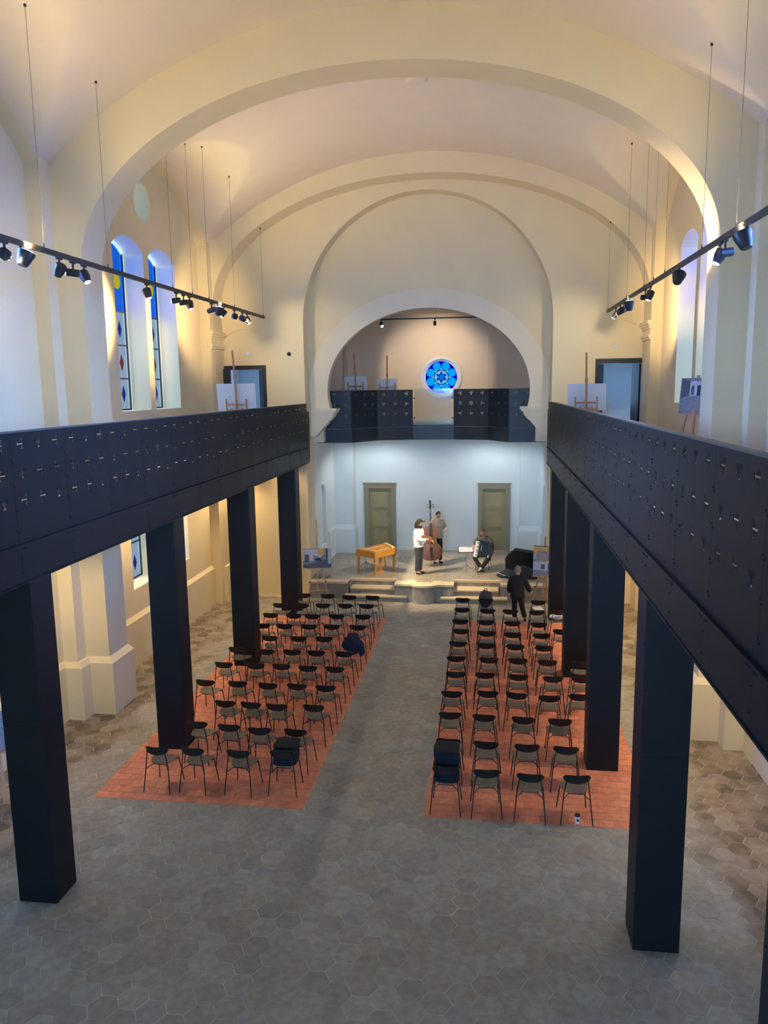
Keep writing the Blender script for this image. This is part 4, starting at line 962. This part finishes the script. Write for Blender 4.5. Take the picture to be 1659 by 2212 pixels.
# music stand
t = thing('music_stand', 'folding chrome music stand before the accordion player', 'music stand', (1.17, 24.92, Zs), math.radians(8))
obj('post', MB().tube([(0, 0, .18), (0, 0, .62)], .011, 8), 'steel', t)
for k in range(3):
    a = 2 * pi * k / 3 + .4; obj('leg', MB().tube([(0, 0, .22), (.24 * math.cos(a), .24 * math.sin(a), .006)], .009, 6), 'steel', t)
Mt = Matrix.Translation((0, 0, .62)) @ Matrix.Rotation(math.radians(28), 4, 'X')
mb = MB()
for a, b in (((-.24, 0, 0), (.24, 0, 0)), ((-.24, .28, 0), (.24, .28, 0)), ((-.24, 0, 0), (.24, .28, 0)), ((.24, 0, 0), (-.24, .28, 0)), ((-.24, 0, 0), (-.24, .28, 0)), ((.24, 0, 0), (.24, .28, 0))): mb.tube([Mt @ Vector(a), Mt @ Vector(b)], .007, 6)
obj('desk', mb, 'black_plastic', t)
t2 = thing('sheet_music', 'white sheets of music lying on the music stand', 'sheet music', (1.17, 24.92, Zs), math.radians(8))
mb = MB(); mb.box(-.22, -.005, .02, .27, .010, .014).box(.005, .22, .02, .27, .010, .014); mb.move(Mt); obj('page', mb, 'white_paper', t2)
mb = MB()
for x0 in (-.2, .03):
    for z in (.06, .12, .18, .23): mb.box(x0, x0 + .17, z, z + .018, .0142, .0146)
mb.move(Mt); so = obj('notes', mb, 'print_mid', t2); so['kind'] = 'stuff'
# accordion
ACC = (1.66, 25.02, Zs)
t = thing('accordion', 'black piano accordion with white keyboard held by the seated player', 'accordion', (1.70, 24.87, Zs + .46), math.radians(-10))
TA = Matrix.Rotation(math.radians(9), 4, 'Y') @ Matrix.Rotation(math.radians(-8), 4, 'X')
def ta(mb): return mb.move(TA)
obj('treble_box', ta(MB().box(-.27, -.10, -.11, .10, .03, .54)), 'black_plastic', t)
kb = obj('keyboard', ta(MB().box(-.285, -.165, -.165, -.112, .0, .52)), 'ivory', t)
for k in range(12):
    if k in (2, 6, 9): continue
    obj('black_key', ta(MB().box(-.225, -.165, -.172, -.16, .03 + k * .04, .048 + k * .04)), 'ebony', kb)
for k in range(9):
    x = -.10 + .026 * k; obj('bellows_fold', ta(MB().box(x, x + .013, -.115, .11, .05, .53).box(x + .013, x + .026, -.095, .09, .07, .51)), 'black_plastic', t)
obj('bass_box', ta(MB().box(.135, .25, -.12, .11, .04, .54)), 'black_plastic', t); obj('grille', ta(MB().box(-.155, -.115, -.115, -.108, .06, .5)), 'print_dark', t)
obj('emblem', ta(MB().box(-.085, -.07, -.122, -.112, .22, .42)), 'canvas_white', t); obj('bass_trim', ta(MB().box(.165, .195, -.125, -.118, .05, .14)), 'canvas_white', t)
obj('strap', ta(MB().tube([(.25, -.06, .5), (.29, -.02, .42), (.30, 0, .25), (.25, -.02, .08)], .016, 6)), 'black_plastic', t)
# chair of the accordion player
o = dup(proto, (1.72, 25.32, Zs), pi - math.radians(8), 'black chair on the stage under the accordion player', 'chairs facing the stage')
# stones by the stage edge
for i, (dx, r) in enumerate(((0, .13), (.17, .10))):
    tag(obj('stone', MB().ball((0, 0, r * .85), (r, r * .8, r * .9), 10, 7), 'stone_grey', None, (-3.45 + dx * 1.5, 23.62 + .06 * i, Zs + .0)), ('larger' if i == 0 else 'smaller') + ' rough stone on the stage edge behind the easel', 'stone')
# things on chairs
def lump(n, seedv, rx, ry, rz_, k=.12):
    rnd_ = random.Random(seedv); mb = MB().ball((0, 0, 0), (1, 1, 1), n, n)
    ph = [rnd_.uniform(0, 6) for _ in range(6)]
    mb.v = [tuple((p * (1 + k * (math.sin(3 * p.x + ph[0]) * math.cos(4 * p.z + ph[1]) + .5 * math.sin(7 * p.y + ph[2]) * math.sin(6 * p.x + ph[3]))))) for p in map(Vector, mb.v)]
    mb.v = [(x * rx, y * ry, z * rz_) for x, y, z in mb.v]; return mb
o = CH['cimbalom', 6, 0]
t = thing('jacket', 'navy padded jacket draped over an aisle chair back', 'jacket', (o.location.x, o.location.y - .235, 0))
obj('body', lump(18, 3, .235, .13, .225), 'jacket_navy', t, (.0, -.03, .635)); obj('sleeve', lump(12, 5, .07, .08, .2), 'jacket_navy', t, (.20, .02, .52)); obj('collar', lump(12, 8, .15, .10, .06), 'jacket_navy', t, (.0, .05, .83))
o = CH['accordion', 10, 1]
t = thing('backpack', 'grey backpack standing on a chair near the stage steps', 'backpack', (o.location.x, o.location.y, .47))
obj('body', lump(18, 11, .19, .14, .245, .06), 'pack_grey', t, (0, .06, .225)); obj('pocket', lump(12, 12, .15, .06, .12, .05), 'pack_grey', t, (0, -.08, .14)); obj('handle', MB().tube([(-.05, .06, .46), (-.03, .06, .52), (.03, .06, .52), (.05, .06, .46)], .01, 6), 'case_black', t)
for s in (-1, 1): obj('strap', MB().tube([(s * .12, .16, .4), (s * .16, .22, .25), (s * .14, .17, .06)], .016, 6), 'case_black', t)
o = CH['accordion', 9, 4]
t = tag(obj('white_cloth', lump(16, 21, .17, .15, .09, .2), 'white_paper', None, (o.location.x - .02, o.location.y + .03, .55)), 'crumpled white cloth on a chair behind the column', 'cloth')
for k, (x, y) in enumerate(((3.23, 20.9),)):
    tag(obj('paper_sheet', MB().box(-.13, .13, -.17, .17, .0, .003), 'white_paper', None, (x, y + .06, .478), (0, 0, .2)), 'white paper sheet on the chair beside the woman', 'paper')
t = thing('paper_cup', 'white paper coffee cup with black lid on the terracotta floor', 'cup', (3.235, 11.07, RZ - .002))
obj('cup', MB().lathe([(.030, 0), (.042, .12), (.0425, .122)], 20), 'white_paper', t); obj('lid', MB().lathe([(.045, .118), (.045, .128), (.040, .132), (.038, .146), (.030, .147)], 20), 'black_plastic', t)
obj('logo', MB().loft([[(.0362 * math.cos(a) + .0, .0362 * math.sin(a), z) for a in [math.radians(-110 + 6 * i) for i in range(8)]] for z in (.05, .052)] , cap=False, close=False).loft([[((.033 + .0001 * i + z * .1) * math.cos(a), (.033 + z * .1) * math.sin(a), z) for i, a in enumerate([math.radians(-112 + 6 * j) for j in range(9)])] for z in (.045, .085)], cap=False, close=False), 'print_black', t)

# ================================================================== PEOPLE
def skinned(nodes, edges, root=0, sub=1):
    me = bpy.data.meshes.new('s'); me.from_pydata([n[0] for n in nodes], edges, [])
    o = bpy.data.objects.new('s', me); COL.objects.link(o)
    o.modifiers.new('k', 'SKIN'); sv = me.skin_vertices[0].data
    for i, n in enumerate(nodes):
        r = n[1] if isinstance(n[1], (tuple, list)) else (n[1], n[1]); sv[i].radius = r; sv[i].use_root = i == root
    sm = o.modifiers.new('u', 'SUBSURF'); sm.levels = sub; sm.render_levels = sub
    dg = bpy.context.evaluated_depsgraph_get(); out = bpy.data.meshes.new_from_object(o.evaluated_get(dg))
    bpy.data.objects.remove(o); bpy.data.meshes.remove(me); out.shade_smooth(); return out
class Fig:
    """joints in local metres, origin on the ground below the pelvis, facing local -y"""
    def __init__(s, label, loc, rz, J, hair, build=1.):
        s.J = {k: Vector(v) for k, v in J.items()}; s.b = build
        s.t = thing('person', label, 'person', loc, rz); s.body(); s.head(hair)
    def chain(s, spec):
        nodes = []; edges = []; idx = {}
        for ch in spec:
            prev = None
            for it in ch:
                nm, r = it[0], it[1]; p = it[2] if len(it) > 2 else s.J[nm]
                if nm in idx: i = idx[nm]
                else: i = len(nodes); idx[nm] = i; nodes.append((Vector(p), r))
                if prev is not None: edges.append((prev, i))
                prev = i
        return nodes, edges
    def fingers(s, side):
        J = s.J; w, h = J['wr' + side], J['ha' + side]; d = (h - w).normalized()
        pn = J.get('pn' + side, Vector((0, -1, 0))); pn = (pn - d * pn.dot(d)).normalized(); sd = d.cross(pn).normalized() * (1 if side == 'L' else -1)
        out = []
        for k, (o, L) in enumerate(((-.030, .060), (-.010, .072), (.011, .068), (.030, .052))):
            a = h + sd * o; out.append([('f%s%d' % (side, k), .010, a), ('g%s%d' % (side, k), .009, a + d * L * .5 + pn * .012), ('h%s%d' % (side, k), .007, a + d * L * .8 + pn * .035)])
        th = w + d * .03 - sd * .032; out.append([('t%s0' % side, .012, th), ('t%s1' % side, .011, th - sd * .022 + d * .03 + pn * .012), ('t%s2' % side, .008, th - sd * .026 + d * .06 + pn * .026)])
        return out
    def body(s):
        J = s.J
        spec = [[('pe', (.115, .10)), ('sp', (.11, .09)), ('ch', (.125, .095)), ('nb', (.06, .06)), ('nk', (.052, .055)), ('hd', (.06, .065))]]
        for S_ in 'LR':
            spec.append([('ch', 0), ('sh' + S_, .052), ('el' + S_, .040), ('wr' + S_, .027), ('ha' + S_, (.036, .018))])
            spec.append([('pe', 0), ('hi' + S_, .085), ('kn' + S_, .058), ('an' + S_, .040), ('to' + S_, (.036, .026))])
        nodes, edges = s.chain(spec)
        me = skinned(nodes, edges, 0, 1); parts = [me]
        for S_ in 'LR':
            for f in s.fingers(S_):
                n, e = s.chain([f]); parts.append(skinned([(p, r) for p, r in n], e, 0, 1))
        # head with face, joined to the same mesh
        M = s.headM(); mb = MB(); N = 18; K = 14; rings = []; FS = Matrix.Scale(1.08, 4)
        for i in range(1, K):
            a = pi * i / K; ring = []
            for j in range(N):
                b = 2 * pi * j / N; x, y, z = math.sin(a) * math.cos(b), math.sin(a) * math.sin(b), -math.cos(a)
                w = .083 * (1 - .22 * max(0, -z) ** 1.5); dep = .104 * (1 - .12 * max(0, -z))
                yy = y * dep
                if y < 0: yy += -.006 * math.exp(-((z + .55) / .2) ** 2) * math.exp(-(x / .4) ** 2) + .010 * math.exp(-((z - .08) / .14) ** 2) * math.exp(-((abs(x) - .42) / .2) ** 2)
                ring.append(M @ Vector((x * w, yy, z * .127)))
            rings.append(ring)
        mb.loft(rings)
        mb.add([M @ FS @ Vector(p) for p in ((-.006, -.090, .018), (.006, -.090, .018), (.017, -.088, -.032), (-.017, -.088, -.032), (0, -.120, -.026), (0, -.092, -.040))], [(0, 1, 4), (1, 2, 4), (0, 4, 3), (2, 5, 4), (3, 4, 5)])
        for q in (-1, 1):
            e = MB().ball((0, 0, 0), (.010, .022, .032), 8, 6); e.move(M @ Matrix.Translation((q * .083, .008, -.005))); mb.add(e.v, e.f)
        parts.append(mb.mesh('head')); obj('body', join(parts), 'skin', s.t)
        ey = MB(); mo = MB()
        for q in (-1, 1): ey.ball((q * .03, -.083, .012), (.012, .008, .007), 8, 6)
        ey.move(M @ FS); obj('eyes', ey, 'ebony', s.t)
        mo.box(-.022, .022, -.094, -.088, -.062, -.055); mo.move(M @ FS); obj('mouth', mo, 'shoe_dark', s.t)
    def headM(s):
        J = s.J; up = (J['ht'] - J['nk']).normalized(); f = J.get('look', Vector((0, -1, 0))); f = (f - up * f.dot(up)).normalized(); x = up.cross(f) * 1.0
        x = f.cross(up).normalized(); y = up.cross(x)
        m_ = Matrix((( -x.x, -f.x, up.x), (-x.y, -f.y, up.y), (-x.z, -f.z, up.z))).to_4x4()
        m_.translation = J['hd']; return m_
    def head(s, hair):
        M = s.headM(); kind, mt = hair
        mb = MB(); N = 20; K = 14; rings = []
        rng = random.Random(5)
        for i in range(1, K):
            a = pi * i / K; ring = []
            for j in range(N):
                b = 2 * pi * j / N; x, y, z = math.sin(a) * math.cos(b), math.sin(a) * math.sin(b), -math.cos(a)
                lim = .50 if y < -.45 else (.12 if y < -.05 else (-.20 if y < .35 else -.55))
                k = (1.12 if kind == 'short' else 1.25) + rng.uniform(-.015, .015)
                if z < lim: k *= .70
                ring.append(M @ Vector((x * .083 * k, y * .104 * k + .004, z * .127 * k)))
            rings.append(ring)
        mb.loft(rings)
        if kind == 'long':
            for q in range(46):
                b = rng.uniform(-.35, pi + .35); z = rng.uniform(-1.35, .75); r0 = 1.18 + rng.uniform(-.08, .16); f = math.sqrt(max(.25, 1 - min(1, abs(z)) ** 2)) if z > 0 else 1.0
                l = MB().ball((0, 0, 0), (.030, .030, .040), 7, 5); l.move(M @ Matrix.Translation((.083 * r0 * f * math.cos(b), .100 * r0 * f * math.sin(b), .127 * z)) @ Matrix.Rotation(rng.uniform(-.6, .6), 4, 'X')); mb.add(l.v, l.f)
        obj('hair', mb, mt, s.t)
        if kind == 'long':
            bd = MB().ball((0, 0, 0), (.066, .050, .058), 12, 8); bd.move(M @ Matrix.Translation((0, -.064, -.098))); obj('beard', bd, mt, s.t)
    def top(s, mt, sleeve='long', hem=.0, g=1.18, flare=1.0, collar=True):
        J = s.J; lo = J['pe'] + Vector((0, 0, hem))
        spec = [[('hem', (.150 * g * flare, .120 * g * flare), lo), ('sp', (.135 * g, .105 * g)), ('ch', (.138 * g, .108 * g)), ('nb', .072)]]
        for S_ in 'LR':
            c = [('ch', 0), ('sh' + S_, .070 * g), ('el' + S_, .055 * g)]
            if sleeve == 'long': c.append(('wr' + S_, .042 * g))
            else: c[-1] = ('ee' + S_, .060 * g, J['sh' + S_].lerp(J['el' + S_], .85))
            spec.append(c)
        n, e = s.chain(spec); obj('shirt' if mt != 'coat_black' else 'coat', skinned(n, e, 1, 2), mt, s.t)
    def legs(s, mt, g=1.2):
        J = s.J; spec = [[('wst', (.125 * g, .105 * g), J['pe'] + Vector((0, 0, .06))), ('pe', (.125 * g, .11 * g))]]
        for S_ in 'LR': spec.append([('pe', 0), ('hi' + S_, .088 * g), ('kn' + S_, .066 * g), ('cu' + S_, .060 * g, J['an' + S_].lerp(J['kn' + S_], .0))])
        n, e = s.chain(spec); obj('trousers', skinned(n, e, 1, 2), mt, s.t)
        return s
    def shoes(s, mt='shoe_dark', sole=None, sock=False):
        J = s.J
        for S_ in 'LR':
            a, t_ = J['an' + S_], J['to' + S_]; d = (t_ - a); d.normalize(); heel = a - d * .04
            heel = Vector((heel.x, heel.y, t_.z)) if abs(a.z - t_.z) < .2 else a - d * .02
            n = [(heel, (.042, .040)), (a.lerp(t_, .5) + Vector((0, 0, -.01)), (.046, .040)), (t_ + d * .02, (.040, .028))]
            sh = obj('shoe', skinned(n, [(0, 1), (1, 2)], 1, 2), mt, s.t)
            if sock: obj('sock', MB().tube([a, a.lerp(J['kn' + S_], .16)], [.05, .052], 10), 'canvas_white', s.t)
        return s
STAND = dict(pe=(0, 0, .95), sp=(0, .01, 1.12), ch=(0, .01, 1.33), nb=(0, .015, 1.47), nk=(0, 0, 1.53), hd=(0, -.015, 1.66), ht=(0, -.02, 1.78),
 shL=(-.17, .01, 1.42), elL=(-.22, -.02, 1.13), wrL=(-.14, -.22, 1.05), haL=(-.10, -.28, 1.05), shR=(.17, .01, 1.42), elR=(.23, .0, 1.13), wrR=(.22, -.10, .90), haR=(.21, -.12, .83),
 hiL=(-.09, 0, .90), knL=(-.10, -.015, .50), anL=(-.10, .02, .085), toL=(-.115, -.13, .04), hiR=(.09, 0, .90), knR=(.10, -.01, .50), anR=(.10, .02, .085), toR=(.12, -.13, .04))
def pose(**k): d = dict(STAND); d.update(k); return d
# violinist: faces the bass player (photo right)
p = Fig('bearded person in loose white shirt and dark jeans standing with a violin', (-.33, 24.42, Zs), math.radians(68),
 pose(look=(0.0, -1, -.25), hd=(0, -.035, 1.655), ht=(0, -.06, 1.77), elL=(-.20, -.10, 1.14), wrL=(-.05, -.30, 1.16), haL=(-.0, -.36, 1.17), elR=(.24, .02, 1.13), wrR=(.20, -.13, .98), haR=(.18, -.19, .95)), ('long', 'hair_black'))
p.top('shirt_white', 'long', -.08, 1.48, 1.15); p.legs('jeans', 1.3).shoes('shoe_dark')
# bass player behind the bass
p = Fig('person with glasses in grey polo shirt playing the double bass', (.16, 26.02, Zs), math.radians(20),
 pose(look=(.25, -1, -.55), hd=(.02, -.05, 1.675), ht=(.03, -.10, 1.79), elL=(-.36, -.18, 1.26), wrL=(-.36, -.40, 1.50), haL=(-.33, -.45, 1.57), pnL=(1, 0, 0), elR=(.27, -.04, 1.16), wrR=(.22, -.24, 1.20), haR=(.19, -.31, 1.22)), ('short', 'hair_black'), 1.1)
p.top('shirt_grey', 'short', -.10, 1.58, 1.0); p.legs('trousers_black', 1.3).shoes('trousers_black')
M = p.headM(); mb = MB(); [mb.tube([(q * .036 + .026 * math.cos(a_), -.104, .012 + .015 * math.sin(a_)) for a_ in [2 * pi * i_ / 12 for i_ in range(13)]], .0025, 5) for q in (-1, 1)]; mb.box(-.085, .085, -.104, -.101, .022, .026); mb.move(M); obj('glasses', mb, 'ebony', p.t)
# accordion player, seated
SIT = dict(pe=(0, .10, .53), sp=(0, .09, .72), ch=(0, .04, .93), nb=(0, .02, 1.06), nk=(0, -.0, 1.12), hd=(-.02, -.05, 1.235), ht=(-.04, -.09, 1.35), look=(-.25, -1, -.45),
 shL=(-.18, .03, 1.01), elL=(-.33, -.07, .78), wrL=(-.27, -.27, .74), haL=(-.235, -.335, .75), pnL=(1, 0, 0), shR=(.18, .03, 1.01), elR=(.33, -.06, .80), wrR=(.30, -.22, .66), haR=(.275, -.29, .64), pnR=(-1, 0, 0),
 hiL=(-.10, .04, .50), knL=(-.26, -.36, .47), anL=(-.03, -.42, .14), toL=(.05, -.52, .05), hiR=(.10, .04, .50), knR=(.24, -.36, .47), anR=(-.02, -.58, .14), toR=(-.10, -.68, .05))
p = Fig('seated person in grey shirt and black trousers playing the accordion', (1.72, 25.26, Zs), math.radians(-6), SIT, ('short', 'hair_brown'))
p.top('shirt_grey', 'short', .04, 1.35); p.legs('trousers_black', 1.22).shoes('shoe_dark', sock=True)
# woman walking towards the stage seen from behind
W0 = dict(pe=(0, 0, .80), sp=(0, -.02, .96), ch=(0, -.05, 1.13), nb=(0, -.06, 1.25), nk=(-.01, -.07, 1.30), hd=(-.01, -.10, 1.41), ht=(-.01, -.12, 1.52), look=(0, -1, -.35),
 shL=(.16, -.05, 1.21), elL=(.22, -.06, .95), wrL=(.21, -.16, .76), haL=(.21, -.20, .70), shR=(-.16, -.05, 1.21), elR=(-.27, -.02, .98), wrR=(-.36, -.10, .80), haR=(-.39, -.14, .74),
 hiL=(.08, 0, .76), knL=(.08, -.03, .42), anL=(.08, .03, .085), toL=(.08, -.11, .035), hiR=(-.08, 0, .76), knR=(-.12, .02, .43), anR=(-.20, .12, .10), toR=(-.22, .0, .04))
p = Fig('grey haired person in black coat walking between the chairs, back turned', (2.70, 21.35, RZ + .0), math.radians(180 + 4), W0, ('short', 'hair_grey'))
p.top('coat_black', 'long', -.22, 1.5, 1.22); p.legs('trousers_black', 1.2).shoes('shoe_dark')
# violin and bow, phone
t = thing('violin', 'small reddish violin held before the bearded player', 'violin', (-.02, 24.42, Zs + 1.13), math.radians(-12))
vh = [(0, 0), (.05, .003), (.09, .03), (.104, .075), (.09, .12), (.062, .15), (.055, .18), (.062, .21), (.082, .24), (.08, .29), (.055, .335), (.015, .355)]
TV = Matrix.Rotation(math.radians(-62), 4, 'Y') @ Matrix.Rotation(math.radians(24), 4, 'X') @ Matrix.Translation((0, 0, -.10))
mb = MB().prism(mirror(vh), -.02, .02, TV @ XZ); obj('body', mb, 'violin_wood', t)
def tv(*a): return [TV @ Vector(q_) for q_ in a]
obj('neck', MB().bar(*tv((0, -.02, .33), (0, -.03, .50)), .025, .03), 'ebony', t); obj('fingerboard', MB().bar(*tv((0, -.035, .22), (0, -.038, .48)), .03, .01), 'ebony', t)
obj('scroll', MB().tube(tv((0, -.03, .49), (0, -.02, .55), (0, 0, .57)), .015, 8), 'violin_wood', t); obj('bridge', MB().bar(*tv((-.03, -.03, .18), (.03, -.03, .18)), .006, .03), 'honey_light', t)
t = thing('violin_bow', 'thin violin bow raised in front of the bass neck', 'bow', (-.25, 25.50, 2.09))
a, b = Vector((0, 0, .0)), Vector((.47, .06, .38)); obj('stick', MB().tube([a, a.lerp(b, .5) + Vector((0, 0, .01)), b], .005, 6), 'ebony', t)
dv = Vector((.012, 0, -.022)); obj('hair', MB().tube([a + dv, b + dv * .7], .0025, 5), 'ivory', t); obj('frog', MB().bar(a - Vector((.02, 0, .03)), a + Vector((.03, .02, -.0)), .014, .03), 'ebony', t)
